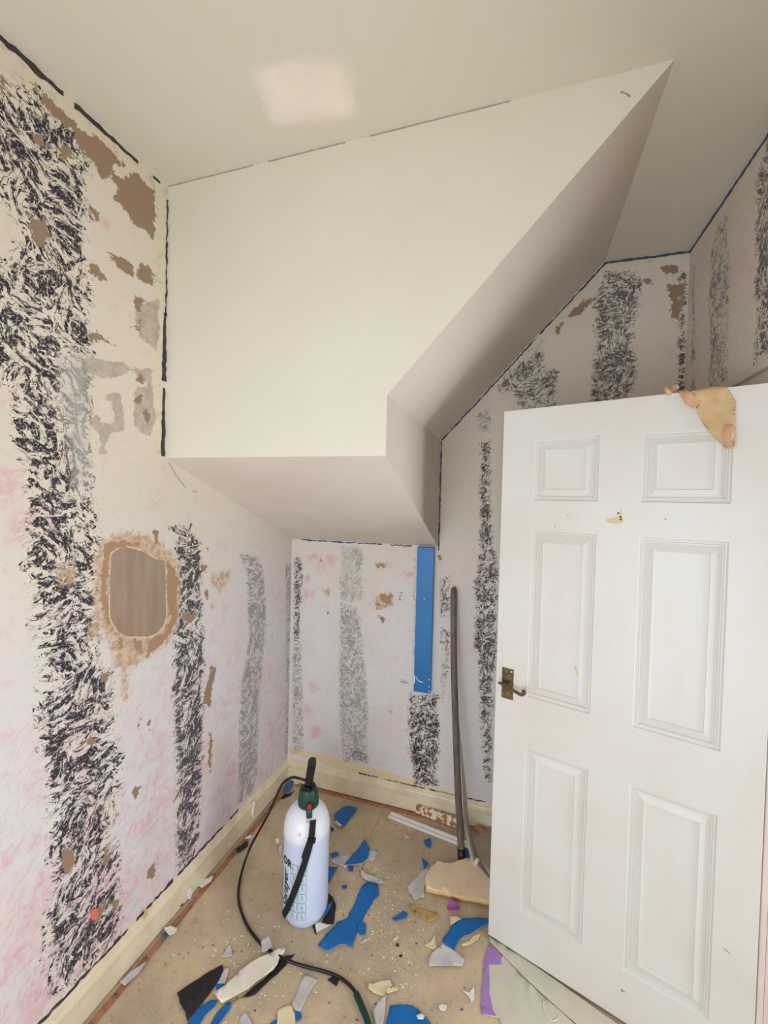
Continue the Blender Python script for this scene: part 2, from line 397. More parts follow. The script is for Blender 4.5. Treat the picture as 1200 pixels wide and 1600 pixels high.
wall_mat = aged_wall_mat('old_wallpapered_plaster', (224, 215, 200), (223, 221, 225))
LWs = dict(
 stripes=[
  ([(-1.466,2.672),(-1.388,2.724),(-1.345,2.698),(-1.277,2.707),(-1.253,2.649),(-1.246,2.553),(-1.244,2.460),(-1.242,2.328),(-1.235,2.130),(-1.231,2.005),(-1.243,1.905),(-1.233,1.790),(-1.228,1.673),(-1.206,1.594),(-1.199,1.493),(-1.213,1.394),(-1.207,1.190),(-1.166,1.073),(-1.142,1.021),(-1.126,0.841),(-1.110,0.712),(-1.116,0.617),(-1.151,0.532),(-1.126,0.448),(-1.115,0.283),(-1.104,0.184),(-1.132,0.122),(-1.197,0.145),(-1.259,0.118),(-1.350,0.219),(-1.354,0.403),(-1.341,0.484),(-1.345,0.639),(-1.357,0.870),(-1.375,1.025),(-1.376,1.205),(-1.397,1.370),(-1.413,1.511),(-1.408,1.665),(-1.433,1.798),(-1.430,1.899),(-1.468,1.938),(-1.549,1.960),(-1.549,2.220),(-1.429,2.264),(-1.417,2.336),(-1.472,2.398),(-1.549,2.345),(-1.550,2.491)], .9, 0.0, .03),
  ([(-1.320,2.044),(-1.236,2.062),(-1.230,1.908),(-1.236,1.673),(-1.272,1.671),(-1.315,1.890)], .95, .75, .02),
  ([(-0.925,1.546),(-0.806,1.531),(-0.747,1.454),(-0.730,1.182),(-0.721,0.934),(-0.717,0.767),(-0.718,0.629),(-0.721,0.409),(-0.729,0.220),(-0.772,0.115),(-0.856,0.142),(-0.866,0.321),(-0.867,0.579),(-0.889,0.894),(-0.886,1.093),(-0.872,1.240),(-0.883,1.466)], 1.0, .05, .018),
  ([(-0.489,1.383),(-0.365,1.363),(-0.284,1.281),(-0.253,1.038),(-0.260,0.904),(-0.299,0.647),(-0.309,0.417),(-0.309,0.231),(-0.340,0.133),(-0.471,0.168),(-0.470,0.500),(-0.453,0.775),(-0.407,0.949),(-0.426,1.270)], .95, .62, .014),
  ([(-0.068,1.286),(0.019,1.283),(0.055,0.149),(-0.033,0.160),(-0.037,0.650)], .75, .7, .008)],
 angle=lambda u, v: np.where(v > 1.9, -.9, np.where(v > 1.0, -.9+(1.9-v)/.9*1.3, .4+(1.0-v)*.5)),
 bare=[[(-1.391,2.727),(-1.360,2.726),(-1.296,2.726),(-1.276,2.717),(-1.214,2.735),(-1.153,2.735),(-1.120,2.724),(-1.168,2.685),(-1.183,2.677),(-1.168,2.668),(-1.120,2.681),(-1.086,2.727),(-1.003,2.726),(-1.001,2.548),(-1.030,2.562),(-1.084,2.559),(-1.118,2.581),(-1.159,2.597),(-1.144,2.629),(-1.175,2.655),(-1.205,2.627),(-1.220,2.650),(-1.255,2.656),(-1.276,2.673),(-1.289,2.700),(-1.345,2.691),(-1.369,2.700)],
  [(-1.244,2.513),(-1.219,2.520),(-1.208,2.493),(-1.226,2.482)], [(-1.177,2.411),(-1.133,2.425),(-1.086,2.413),(-1.095,2.383),(-1.132,2.385)],
  [(-1.069,2.448),(-1.033,2.445),(-0.999,2.435),(-1.003,2.402),(-1.073,2.379)], [(-1.239,2.350),(-1.217,2.355),(-1.176,2.317),(-1.217,2.311),(-1.238,2.320)],
  [(-1.237,2.136),(-1.208,2.150),(-1.154,2.135),(-1.208,2.126),(-1.244,2.120)], [(-1.408,2.367),(-1.361,2.394),(-1.358,2.353),(-1.378,2.311),(-1.389,2.317)],
  [(-1.333,2.628),(-1.302,2.643),(-1.285,2.627),(-1.320,2.594)], [(-1.402,2.602),(-1.374,2.607),(-1.362,2.598),(-1.396,2.577)], [(-1.081,2.323),(-1.045,2.324),(-1.058,2.284),(-1.080,2.282)],
  [(-1.088,2.215),(-1.057,2.250),(-1.061,2.210)], [(-1.478,2.672),(-1.464,2.683),(-1.469,2.657),(-1.478,2.648)],
  [(-1.071,1.991),(-1.043,1.995),(-1.050,1.963),(-1.070,1.967)], [(-1.034,1.950),(-1.009,1.927),(-1.019,1.908),(-1.033,1.922)], [(-1.071,2.062),(-1.038,2.060),(-1.051,2.034),(-1.071,2.040)],
  [(-0.670,0.915),(-0.640,0.895),(-0.668,0.816),(-0.673,0.739),(-0.722,0.771),(-0.696,0.847)], [(-1.068,0.628),(-1.038,0.613),(-1.047,0.574),(-1.058,0.586)], [(-1.051,0.861),(-1.034,0.853),(-1.043,0.829)],
  [(-1.007,0.840),(-0.995,0.830),(-1.002,0.797)], [(-0.976,0.283),(-0.959,0.264),(-0.971,0.227),(-1.004,0.251)], [(-1.302,0.605),(-1.268,0.537),(-1.292,0.508),(-1.311,0.542)],
  [(-1.176,0.489),(-1.143,0.452),(-1.159,0.435),(-1.175,0.456)], [(-1.197,0.315),(-1.166,0.305),(-1.173,0.259),(-1.197,0.267)], [(-1.137,0.287),(-1.112,0.272),(-1.124,0.244),(-1.141,0.252)],
  [(-0.679,0.623),(-0.662,0.614),(-0.665,0.426),(-0.679,0.504)], [(-1.186,1.079),(-1.158,1.061),(-1.173,1.038),(-1.193,1.057)], [(-1.236,0.880),(-1.199,0.882),(-1.217,0.863)],
  [(-0.742,1.364),(-0.706,1.352),(-0.711,1.334),(-0.737,1.342)], [(-0.730,1.257),(-0.693,1.247),(-0.703,1.211)], [(-0.705,1.431),(-0.690,1.420),(-0.704,1.411)],
  [(-0.831,1.479),(-0.798,1.463),(-0.817,1.450)], [(-0.844,1.186),(-0.768,1.161),(-0.806,1.135),(-0.839,1.158)], [(-0.987,1.521),(-0.968,1.521),(-0.971,1.468),(-0.981,1.472)],
  [(-1.179,1.494),(-1.110,1.494),(-1.049,1.484),(-1.056,1.472),(-1.123,1.475),(-1.161,1.459),(-1.172,1.360),(-1.161,1.257),(-1.139,1.201),(-1.113,1.164),(-1.116,1.130),(-1.132,1.170),(-1.176,1.239),(-1.195,1.332),(-1.190,1.430)],
  [(-1.073,1.155),(-1.030,1.139),(-1.037,1.086),(-1.062,1.113)], [(-1.004,1.128),(-0.938,1.138),(-0.905,1.168),(-0.880,1.215),(-0.871,1.173),(-0.913,1.117),(-0.961,1.086),(-1.014,1.066),(-1.007,1.095)],
  [(-0.926,1.402),(-0.883,1.370),(-0.869,1.307),(-0.880,1.215),(-0.905,1.188),(-0.918,1.198)]],
 filler=[[(-1.193,1.971),(-1.160,1.982),(-1.134,1.981),(-1.131,1.955),(-1.113,1.923),(-1.115,1.864),(-1.159,1.841),(-1.178,1.798),(-1.158,1.795),(-1.175,1.772),(-1.212,1.773),(-1.205,1.829),(-1.234,1.868),(-1.214,1.897),(-1.192,1.871),(-1.150,1.884),(-1.148,1.915),(-1.165,1.942),(-1.193,1.946)],
  [(-1.074,2.028),(-0.997,2.049),(-0.992,1.907),(-1.005,1.860),(-1.022,1.848),(-1.062,1.878),(-1.078,1.903)], [(-1.256,2.060),(-1.150,2.090),(-1.065,2.085),(-0.998,2.105),(-0.997,2.038),(-1.064,2.031),(-1.084,2.058),(-1.143,2.030),(-1.194,2.011),(-1.246,2.016)],
  [(-1.074,2.308),(-0.981,2.351),(-0.978,2.209),(-0.985,2.167),(-1.060,2.185),(-1.079,2.220)]],
 stain=[[(-1.203,1.502),(-1.167,1.527),(-1.050,1.526),(-0.951,1.482),(-0.910,1.452),(-0.866,1.388),(-0.855,1.264),(-0.862,1.157),(-0.920,1.080),(-0.999,1.055),(-1.092,1.045),(-1.156,1.075),(-1.176,1.183),(-1.217,1.271),(-1.219,1.433)],
  [(-0.700,1.314),(-0.540,1.325),(-0.575,1.255),(-0.632,1.227),(-0.688,1.260)], [(-0.687,1.189),(-0.637,1.178),(-0.664,1.143)], [(-1.335,1.449),(-1.266,1.431),(-1.273,1.368),(-1.317,1.382)],
  [(-1.245,1.257),(-1.194,1.244),(-1.193,1.177),(-1.239,1.213)], [(-1.137,1.057),(-1.078,1.034),(-1.090,0.944),(-1.111,0.958)]],
 skim=[[(-1.157,1.456),(-1.133,1.471),(-1.100,1.473),(-1.063,1.464),(-1.020,1.444),(-0.974,1.417),(-0.938,1.410),(-0.931,1.331),(-0.925,1.199),(-0.938,1.164),(-0.962,1.144),(-1.008,1.142),(-1.093,1.167),(-1.129,1.195),(-1.149,1.226),(-1.160,1.257),(-1.160,1.369)]],
 band=[[(-1.595,2.839),(-1.474,2.786),(-1.281,2.785),(-1.014,2.779),(-0.945,2.783),(-0.929,1.791),(-0.993,1.794),(-1.007,2.717),(-1.261,2.673),(-1.385,2.694),(-1.550,2.751)], [(-1.419,0.124),(-1.370,0.138),(0.041,0.126),(0.083,0.031),(-1.369,0.062)]],
 pink=[(u, v, r, s) for (u, v), (r, s) in zip([(-1.455,1.663),(-1.410,1.562),(-1.442,1.896),(-1.310,1.744),(-1.353,1.560),(-1.399,0.858),(-1.382,0.794),(-1.043,0.452),(-0.882,0.486),(-0.956,0.290),(-1.209,0.304),(-1.353,0.194),(-1.080,0.275),(-0.814,0.441),(-1.180,2.737),(-1.188,2.495),(-1.154,2.415),(-1.103,2.105),(-0.991,1.637),(-0.594,1.151),(-0.530,0.410),(-0.661,0.370),(-1.438,1.003),(-1.006,0.755)],
   [(.08,.8),(.07,.9),(.06,.6),(.05,.7),(.04,.8),(.07,.8),(.04,.9),(.10,.9),(.08,.8),(.05,1),(.06,1.),(.08,.9),(.09,.9),(.07,.9),(.05,.5),(.03,.7),(.04,.5),(.05,.4),(.07,.5),(.06,.5),(.06,.6),(.05,.6),(.06,.6),(.08,.6)])],
 pinkbase=lambda u, v: np.clip(.68-.25*v, .2, .6))
LWs['step'] = .01
wall_left = aged_wall('wall_left', wall_mat, BACKY, 0.0, 0.0, H, lambda u, v: (0.0, u, v), False, LWs)
BWs = dict(
 stripes=[
  ([(0.014,1.323),(0.060,1.311),(0.080,1.190),(0.066,1.058),(0.063,0.833),(0.025,0.829)], .95, .1, .008), ([(0.021,0.828),(0.071,0.835),(0.096,0.463),(0.102,0.181),(0.027,0.147)], .7, .55, .010),
  ([(0.304,1.399),(0.438,1.392),(0.446,1.094),(0.315,1.082)], .65, .85, .012), ([(0.315,1.082),(0.424,1.056),(0.479,0.670),(0.495,0.458),(0.498,0.207),(0.353,0.177),(0.321,0.501)], .85, .62, .012),
  ([(0.354,0.760),(0.415,0.787),(0.432,0.717),(0.364,0.689)], .8, .1, .008), ([(0.335,0.247),(0.496,0.272),(0.506,0.195),(0.368,0.180)], .9, .35, .01),
  ([(0.721,0.623),(0.880,0.649),(0.892,0.460),(0.893,0.161),(0.769,0.146),(0.734,0.396)], 1.0, 0.0, .014),
  ([(0.873,1.252),(0.933,1.273),(0.942,1.048),(0.882,1.051)], .75, .2, .008), ([(0.883,1.001),(0.944,0.991),(0.936,0.806),(0.908,0.599),(0.893,0.664)], .55, .15, .008),
  ([(1.059,1.965),(1.103,1.970),(1.126,1.611),(1.143,1.451),(1.166,1.291),(1.169,1.098),(1.172,0.904),(1.159,0.706),(1.162,0.380),(1.169,0.243),(1.134,0.235),(1.109,0.468),(1.087,0.761),(1.062,0.955),(1.054,1.250),(1.075,1.414),(1.067,1.674)], 1.0, .08, .014),
  ([(1.129,2.212),(1.188,2.308),(1.344,2.449),(1.364,2.309),(1.409,2.292),(1.410,2.086),(1.249,2.093),(1.219,2.207)], .85, .2, .02),
  ([(1.038,2.101),(1.110,2.155),(1.107,2.012),(1.057,2.013)], .6, .5, .01),
  ([(1.574,2.660),(1.610,2.735),(1.728,2.725),(1.760,2.656),(1.740,2.542),(1.726,2.388),(1.753,2.282),(1.717,2.101),(1.558,2.108),(1.573,2.401),(1.567,2.588)], .95, .15, .018),
  ([(1.898,2.701),(1.929,2.697),(1.948,2.091),(1.913,2.093)], .9, .1, .010),
  ([(0.729,1.360),(0.754,1.362),(0.766,0.782),(0.742,0.778)], .45, .3, .008)],
 angle=lambda u, v: np.where(v > 1.5, .5, .9)+0*u,
 bare=[[(1.831,2.723),(1.892,2.734),(1.899,2.689),(1.843,2.696)], [(1.856,2.644),(1.928,2.634),(1.919,2.573),(1.868,2.604)], [(1.868,2.604),(1.919,2.573),(1.911,2.498),(1.878,2.489)],
  [(1.444,2.548),(1.517,2.614),(1.566,2.621),(1.494,2.549)], [(1.747,2.677),(1.804,2.679),(1.788,2.652)], [(1.389,2.486),(1.419,2.524),(1.444,2.535),(1.408,2.477)],
  [(0.511,1.105),(0.549,1.092),(0.529,1.058)], [(0.544,1.140),(0.620,1.147),(0.612,1.098),(0.570,1.102),(0.548,1.125)], [(0.531,1.306),(0.573,1.317),(0.566,1.288),(0.540,1.286)],
  [(0.652,1.166),(0.677,1.160),(0.662,1.123)], [(0.681,0.692),(0.715,0.681),(0.698,0.673)], [(0.046,0.683),(0.080,0.679),(0.061,0.664)], [(0.542,1.026),(0.581,1.014),(0.565,0.992)],
  [(0.864,1.375),(0.878,1.380),(0.876,1.345),(0.866,1.348)], [(0.915,0.933),(0.924,0.934),(0.925,0.911)], [(0.179,1.320),(0.206,1.318),(0.193,1.300)], [(0.227,1.019),(0.250,1.021),(0.237,1.001)], [(0.618,0.516),(0.629,0.513),(0.624,0.499)]],
 stain=[[(0.514,1.317),(0.598,1.331),(0.612,1.291),(0.523,1.269)], [(0.505,1.137),(0.627,1.164),(0.625,1.083),(0.512,1.048)], [(0.196,1.156),(0.261,1.157),(0.244,1.105),(0.207,1.102)]],
 band=[[(0.010,0.159),(0.597,0.114),(1.271,0.045),(1.267,0.207),(1.207,0.121),(0.596,0.178),(0.010,0.189)], [(0.764,1.885),(0.853,1.996),(1.584,2.798),(1.950,2.781),(1.951,2.756),(1.598,2.756),(0.868,1.966),(0.879,1.570),(0.857,1.569)]],
 pink=[(u, v, r, s) for (u, v), (r, s) in zip([(0.142,1.331),(0.098,1.099),(0.243,1.312),(0.184,1.272),(0.104,1.192),(0.135,1.102),(0.350,0.941),(0.160,0.567),(0.122,0.429),(0.174,0.308),(0.711,1.257),(0.733,0.431),(0.754,0.313),(0.289,0.201),(0.605,0.513),(0.913,1.372),(1.490,2.408)],
   [(.05,1),(.04,1),(.05,.9),(.05,.8),(.03,1),(.04,.9),(.08,.6),(.05,.9),(.05,1),(.05,1),(.04,.9),(.04,.8),(.04,1),(.06,.6),(.05,.5),(.08,.4),(.1,.3)])],
 pinkbase=lambda u, v: 0*u+.2)
back_mat = aged_wall_mat('old_wallpapered_plaster_fine', (224, 215, 200), (226, 224, 226), k=1.6)
wall_back = aged_wall('wall_back', back_mat, 0.0, W, 0.0, H, lambda u, v: (u, 0.0, v), True, BWs)
RWs = dict(mirror=True,
 stripes=[([(-0.030,2.716),(-0.069,2.681),(-0.135,2.099),(-0.076,2.113)], .55, .2, .01), ([(-0.215,2.518),(-0.242,2.687),(-0.288,2.720),(-0.359,2.721),(-0.399,2.485),(-0.408,2.259),(-0.416,2.033),(-0.252,2.072),(-0.243,2.382)], .68, .3, .015),
  ([(-0.554,2.679),(-0.618,2.800),(-0.730,2.794),(-0.782,2.118),(-0.673,2.122),(-0.594,2.100),(-0.589,2.264),(-0.580,2.490)], .95, .15, .02)],
 angle=lambda u, v: 0*u+1.3, bare=[], pink=[(-.45, 2.5, .25, .5)], pinkbase=lambda u, v: 0*u+.35,
 band=[])
wall_mat_r = back_mat
wall_right = aged_wall('wall_right', wall_mat_r, BACKY, 0.0, 0.0, H, lambda u, v: (W, u, v), True, RWs, holes=[(-1.585, -.80, -1, 2.02)])

# ---------------------------------------------------------------- room shell
bm = bmesh.new(); box(bm, (0, BACKY, -.05), (W+1.1, 0, 0))
fl = tag(mesh('floor', bm, [M['floor']]), kind='structure')
bm = bmesh.new(); box(bm, (0, BACKY, H), (W, 0, H+.05))
tag(mesh('ceiling', bm, [M['ceiling']]), kind='structure')
bm = bmesh.new()                                       # wall behind the camera with the window opening
for a, b in (((0, WX0), (0, H)), ((WX1, W), (0, H)), ((WX0, WX1), (0, WZ0)), ((WX0, WX1), (WZ1, H))):
    box(bm, (a[0], BACKY-.1, b[0]), (a[1], BACKY, b[1]))
tag(mesh('wall_front', bm, [M['plain_wall']]), kind='structure')
bm = bmesh.new()
for a, b in (((WX0, WX0+.05), (WZ0, WZ1)), ((WX1-.05, WX1), (WZ0, WZ1)), ((WX0+.05, WX1-.05), (WZ0, WZ0+.05)), ((WX0+.05, WX1-.05), (WZ1-.05, WZ1)), ((.775, .825), (WZ0+.05, WZ1-.05))):
    box(bm, (a[0], BACKY-.07, b[0]), (a[1], BACKY-.02, b[1]))
wn = tag(mesh('window_1', bm, [M['moulding']]), kind='structure')
bm = bmesh.new(); box(bm, (W+1.0, -2.6, 0), (W+1.1, 0, H)); box(bm, (W+.1, -2.6, H), (W+1.1, 0, H+.05)); box(bm, (W+.1, -.02, 0), (W+1.0, 0.03, H)); box(bm, (W+.1, -2.65, 0), (W+1.0, -2.6, H))
tag(mesh('wall_landing', bm, [M['plain_wall']]), kind='structure')

# stair bulkhead: front face cream, undersides off-white
bm = bmesh.new()
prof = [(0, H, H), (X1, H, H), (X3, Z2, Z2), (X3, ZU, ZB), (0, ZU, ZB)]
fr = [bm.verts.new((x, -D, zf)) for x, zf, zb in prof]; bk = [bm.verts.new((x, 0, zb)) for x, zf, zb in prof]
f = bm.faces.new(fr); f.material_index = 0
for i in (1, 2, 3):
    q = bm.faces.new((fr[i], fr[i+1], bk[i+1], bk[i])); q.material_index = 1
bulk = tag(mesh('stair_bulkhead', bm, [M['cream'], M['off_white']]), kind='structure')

# ragged paint lines that are a little proud of the surface
def ribbon(name, parent, to3, nrm, pts, wid, mat, jag=.5, gaps=0.0, step=.02, seed=1, th=.0015):
    r = random.Random(seed); P = [Vector((a, b)) for a, b in pts]; S = []
    for i in range(len(P)-1):
        n = max(1, int((P[i+1]-P[i]).length/step))
        S += [P[i].lerp(P[i+1], k/n) for k in range(n)]
    S.append(P[-1]); bm = bmesh.new(); N = Vector(nrm); prev = None
    for i, p in enumerate(S):
        t = (S[min(i+1, len(S)-1)]-S[max(i-1, 0)]).normalized(); q = Vector((-t.y, t.x))
        w = (wid(i/(len(S)-1)) if callable(wid) else wid)
        a = w*.5*(1+jag*r.uniform(-1, .6)); b = w*.5*(1+jag*r.uniform(-1, .6))
        if gaps and mn.noise(Vector((i*.23, seed*3.1, 0))) > .5-gaps: prev = None; continue
        A = Vector(to3(*(p+q*a))); B = Vector(to3(*(p-q*b)))
        cur = [bm.verts.new(A), bm.verts.new(A+N*th), bm.verts.new(B+N*th), bm.verts.new(B)]
        if prev:
            for k in range(3): bm.faces.new((prev[k], prev[k+1], cur[k+1], cur[k]))
        prev = cur
    return mesh(name, bm, [mat], parent)
L3 = lambda u, v: (0.0, u, v); B3 = lambda u, v: (u, 0.0, v); R3 = lambda u, v: (W, u, v); C3 = lambda u, v: (u, v, H); F3 = lambda u, v: (u, -D, v)
ribbon('old_paint_line', wall_left, L3, (1, 0, 0), [(-2.0, H-.012), (-1.32, H-.012), (-1.15, H-.014), (-.98, H-.016)], lambda t: .022-.012*t*t, M['caulk'], .6, .05, .015, 3)
ribbon('old_paint_line', wall_left, L3, (1, 0, 0), [(-D-.006, H-.03), (-D-.006, 2.3)], .007, M['caulk'], 1.0, .12, .012, 5)
ribbon('old_paint_line', wall_left, L3, (1, 0, 0), [(-D-.010, 2.32), (-D-.012, ZU+.28)], lambda t: .010+.012*t, M['caulk'], .4, .0, .015, 6)
ribbon('old_paint_line', wall_left, L3, (1, 0, 0), [(-D-.011, ZU+.255), (-D-.012, ZU+.005)], lambda t: .012+.008*t, M['caulk'], .4, .0, .015, 7)
ribbon('skirting_gap_line', wall_left, L3, (1, 0, 0), [(-2.4, .1345), (-.42, .1345)], .012, M['caulk'], 1.1, .16, .012, 9)
ribbon('crack_line', wall_left, L3, (1, 0, 0), [(-0.799,1.752),(-0.771,1.745)], .008, M['caulk'], .8, 0, .01, 11)
ribbon('crack_line', wall_left, L3, (1, 0, 0), [(-0.683,1.712),(-0.602,1.681),(-0.438,1.611)], .005, M['ochre'], 1, .1, .01, 12)
ribbon('crack_line', wall_left, L3, (1, 0, 0), [(-0.438,1.611),(-0.244,1.533),(-0.081,1.467)], lambda t: .004+.010*t, M['caulk'], 1, .1, .01, 13)
ribbon('crack_line', wall_left, L3, (1, 0, 0), [(-0.926,1.777),(-0.883,1.725),(-0.838,1.684),(-0.770,1.667)], .003, M['crack'], 1, .2, .01, 14)
ribbon('blue_paint_line', wall_back, B3, (0, -1, 0), [(.06, ZB-.006), (.72, ZB-.006)], .007, M['blueline2'], 1, .05, .015, 15)
ribbon('blue_paint_line', wall_back, B3, (0, -1, 0), [(X3+.005, ZB-.02), (X3+.005, Z2-.01)], .008, M['blueline'], .6, .0, .015, 16)
ribbon('blue_paint_line', wall_back, B3, (0, -1, 0), [(X3+.006, Z2-.004), (X1+.006, H-.006)], .008, M['blueline'], .8, .04, .015, 17)
ribbon('blue_paint_line', wall_back, B3, (0, -1, 0), [(X1, H-.007), (W, H-.007)], .011, M['blueline2'], .5, .0, .015, 18)
ribbon('blue_paint_line', wall_right, R3, (-1, 0, 0), [(0, H-.008), (-2.2, H-.008)], lambda t: .013, M['blueline'], .5, .0, .015, 19)
ribbon('skirting_gap_line', wall_back, B3, (0, -1, 0), [(.45, .133), (W, .133)], .006, M['blueline'], 1.2, .3, .012, 20)
ribbon('crack_line', bulk, F3, (0, -1, 0), [(0, H-.002), (1.2, H-.002)], .0022, M['crack'], .9, .12, .02, 21)
ribbon('scratch', bulk, F3, (0, -1, 0), [(1.479,2.733),(1.486,2.733),(1.495,2.724),(1.501,2.716)], .005, M['crack'], .8, 0, .006, 22)

# skirting boards (profile: depth from wall, height)
SK = [(0, 0), (.017, 0), (.018, .004), (.018, .076), (.014, .078), (.014, .082), (.0195, .085), (.0205, .090), (.0195, .095), (.013, .098), (.010, .104), (.010, .110), (.0065, .112), (.006, .118), (.003, .122), (0, .122)]
def skirting(name, a, b, fa, fb):
    bm = bmesh.new(); ra = [bm.verts.new(fa(d, z)) for d, z in SK]; rb = [bm.verts.new(fb(d, z)) for d, z in SK]
    n = len(SK)
    for i in range(n): bm.faces.new((ra[i], ra[(i+1) % n], rb[(i+1) % n], rb[i]))
    bm.faces.new(ra); bm.faces.new(rb)
    return tag(mesh(name, bm, [M['skirting']]), kind='structure')
z0 = .006
bl = skirting('baseboard_left', 0, 0, lambda d, z: (d, BACKY, z+z0), lambda d, z: (d, -d, z+z0))
bb = skirting('baseboard_back', 0, 0, lambda d, z: (d, -d, z+z0), lambda d, z: (W-d, -d, z+z0))
br = skirting('baseboard_right', 0, 0, lambda d, z: (W-d, -d, z+z0), lambda d, z: (W-d, -.72, z+z0))
bm = bmesh.new(); box(bm, (0, BACKY, 0), (.012, 0, z0)); box(bm, (.012, -.012, 0), (W, 0, z0))
tag(mesh('skirting_gap_shade', bm, [M['dark']]), kind='structure')  # dark strip standing in for the shaded gap under the skirting
# bare carpet gripper rods nailed along the skirting
def gripper(name, label, x0, y0, x1, y1, wdt, mat, seed):
    r = random.Random(seed); bm = bmesh.new(); n = 40; d = Vector((x1-x0, y1-y0)); L = d.length; d.normalize(); q = Vector((-d.y, d.x)); prev = None
    for i in range(n+1):
        p = Vector((x0, y0))+d*L*i/n; a = r.uniform(-.0015, .0015); b = wdt+r.uniform(-.003, .0015); h = .0055+r.uniform(-.0008, .0008)
        cur = [bm.verts.new((p.x+q.x*a, p.y+q.y*a, 0)), bm.verts.new((p.x+q.x*a, p.y+q.y*a, h)), bm.verts.new((p.x+q.x*b, p.y+q.y*b, h)), bm.verts.new((p.x+q.x*b, p.y+q.y*b, 0))]
        if prev:
            for k in range(3): bm.faces.new((prev[k], prev[k+1], cur[k+1], cur[k]))
        else: bm.faces.new(cur)
        prev = cur
    bm.faces.new(prev)
    o = mesh(name, bm, [mat]); tag(o, label, 'gripper rod')
    for k in range(int(L/.12)):
        p = Vector((x0, y0))+d*(.06+k*.12)+q*wdt*.5
        nb = bmesh.new(); lathe(nb, [(.0022, .005), (.0022, .0075), (.0008, .0085)], (p.x, p.y), 8); mesh('nail', nb, [M['dark']], o)
    return o
gripper('gripper_rod', 'bare reddish wooden strip on the floor along the left skirting', .055, -2.3, .055, -.03, .024, M['wood'], 3)
gripper('gripper_rod', 'dusty reddish wooden strip on the floor along the back skirting', .09, -.042, 1.9, -.042, .020, M['redwood'], 4)

M['coral'] = plain('coral_paint', (232, 120, 104), .6)
bm = bmesh.new(); cp = [(-1.213,0.325),(-1.198,0.318),(-1.191,0.292),(-1.198,0.279),(-1.211,0.290),(-1.218,0.312)]; bm.faces.new([bm.verts.new((.0008, y, z)) for y, z in cp]); mesh('coral_spot', bm, [M['coral']], wall_left)
# skirting face offcuts and blistered paint belong to the debris below
# floor joint
Fl3 = lambda u, v: (u, v, 0.0)
ribbon('floor_joint', fl, Fl3, (0, 0, 1), [(0.612,-0.036),(0.613,-0.148),(0.608,-0.252)], .004, M['golden'], .8, .1, .01, 30, .0008)

# ---------------------------------------------------------------- boxed blue upright under the bulkhead
PX0, PX1, PZ0, PZ1, PD = .757, .845, .657, 1.418, .035
bm = bmesh.new(); box(bm, (PX0, -PD, PZ0), (PX1, 0, PZ1), 0, .0025)
post = tag(mesh('boxed_upright', bm, [M['postblue']]), 'blue painted boxed timber upright on the back wall below the bulkhead', 'boxing')
ribbon('white_paint_edge', wall_back, B3, (0, -1, 0), [(PX0-.003, PZ0-.004), (PX0-.003, PZ1)], .010, M['moulding'], .4, 0, .02, 41)
ribbon('white_paint_edge', wall_back, B3, (0, -1, 0), [(PX0-.004, PZ0-.005), (PX1+.004, PZ0-.005)], .010, M['moulding'], .4, 0, .02, 42)
Pf = lambda u, v: (u, -PD, v)
for k, (pts, w) in enumerate([([(PX0+.001, .745), (PX0+.006, .735), (PX0+.002, .70)], .006), ([(PX0+.014, .735), (PX0+.02, .722), (PX0+.03, .714), (PX0+.05, .712)], .004), ([(PX1-.006, .735), (PX1-.006, .728)], .005), ([(PX1-.005, .70), (PX1-.004, .692)], .004), ([(PX0+.04, 1.15), (PX0+.048, 1.149)], .003), ([(PX1-.004, .675), (PX1-.004, .662)], .003)]):
    ribbon('chipped_paint', post, Pf, (0, -1, 0), pts, w, M['moulding'], .5, 0, .006, 50+k, .0006)

# rail and door frame on the right wall
bm = bmesh.new(); box(bm, (W-.018, -2.9, 2.060), (W, -.38, 2.085), 0, .003)
tag(mesh('trim_1', bm, [M['jamb']]), kind='structure')
bm = bmesh.new()
for y0, y1, za, zb in ((-.80, -.735, 0, 2.02), (-1.65, -1.585, 0, 2.02), (-1.65, -.735, 2.02, 2.060)):
    box(bm, (W-.015, y0, za), (W, y1, zb), 0, .003)
box(bm, (W, -.80, 0), (W+.11, -.785, 2.02)); box(bm, (W, -1.60, 0), (W+.11, -1.585, 2.02)); box(bm, (W, -1.585, 2.005), (W+.11, -.80, 2.02))
box(bm, (W+.045, -.815, 0), (W+.075, -.80, 2.005), 0, .002)
tag(mesh('trim_2', bm, [M['jamb']]), kind='structure')

# ---------------------------------------------------------------- the six-panel door
TH = .3236; DW, DH, DT, GAP = .762, 1.981, .036, .012
HP = Vector((W-.02, -.8034, 0)); du = Vector((-math.cos(TH), math.sin(TH), 0)); dn = Vector((-math.sin(TH), -math.cos(TH), 0))   # dn points to the camera side
def d3(u, z, o=0.0): return HP + du*u + Vector((0, 0, z)) + dn*o
PU = [(.098, .316), (.438, .646)]; PZr = [(.175, .775), (.960, 1.558), (1.666, 1.882)]
bm = bmesh.new()
us = [0, PU[0][0], PU[0][1], PU[1][0], PU[1][1], DW]; zs = [GAP] + [v for p in PZr for v in p] + [GAP+DH]
gv = [[bm.verts.new(d3(u, z)) for z in zs] for u in us]
for i in range(5):
    for j in range(6+1):
        if j >= len(zs)-1: continue
        if i in (1, 3) and j in (1, 3, 5): continue
        bm.faces.new((gv[i][j], gv[i+1][j], gv[i+1][j+1], gv[i][j+1]))
c = [bm.verts.new(d3(u, z, -DT)) for u, z in ((0, GAP), (DW, GAP), (DW, GAP+DH), (0, GAP+DH))]
bm.faces.new(c[::-1])
eb = [gv[i][0] for i in range(6)]; et = [gv[i][-1] for i in range(6)]; el = gv[0]; er = gv[-1]
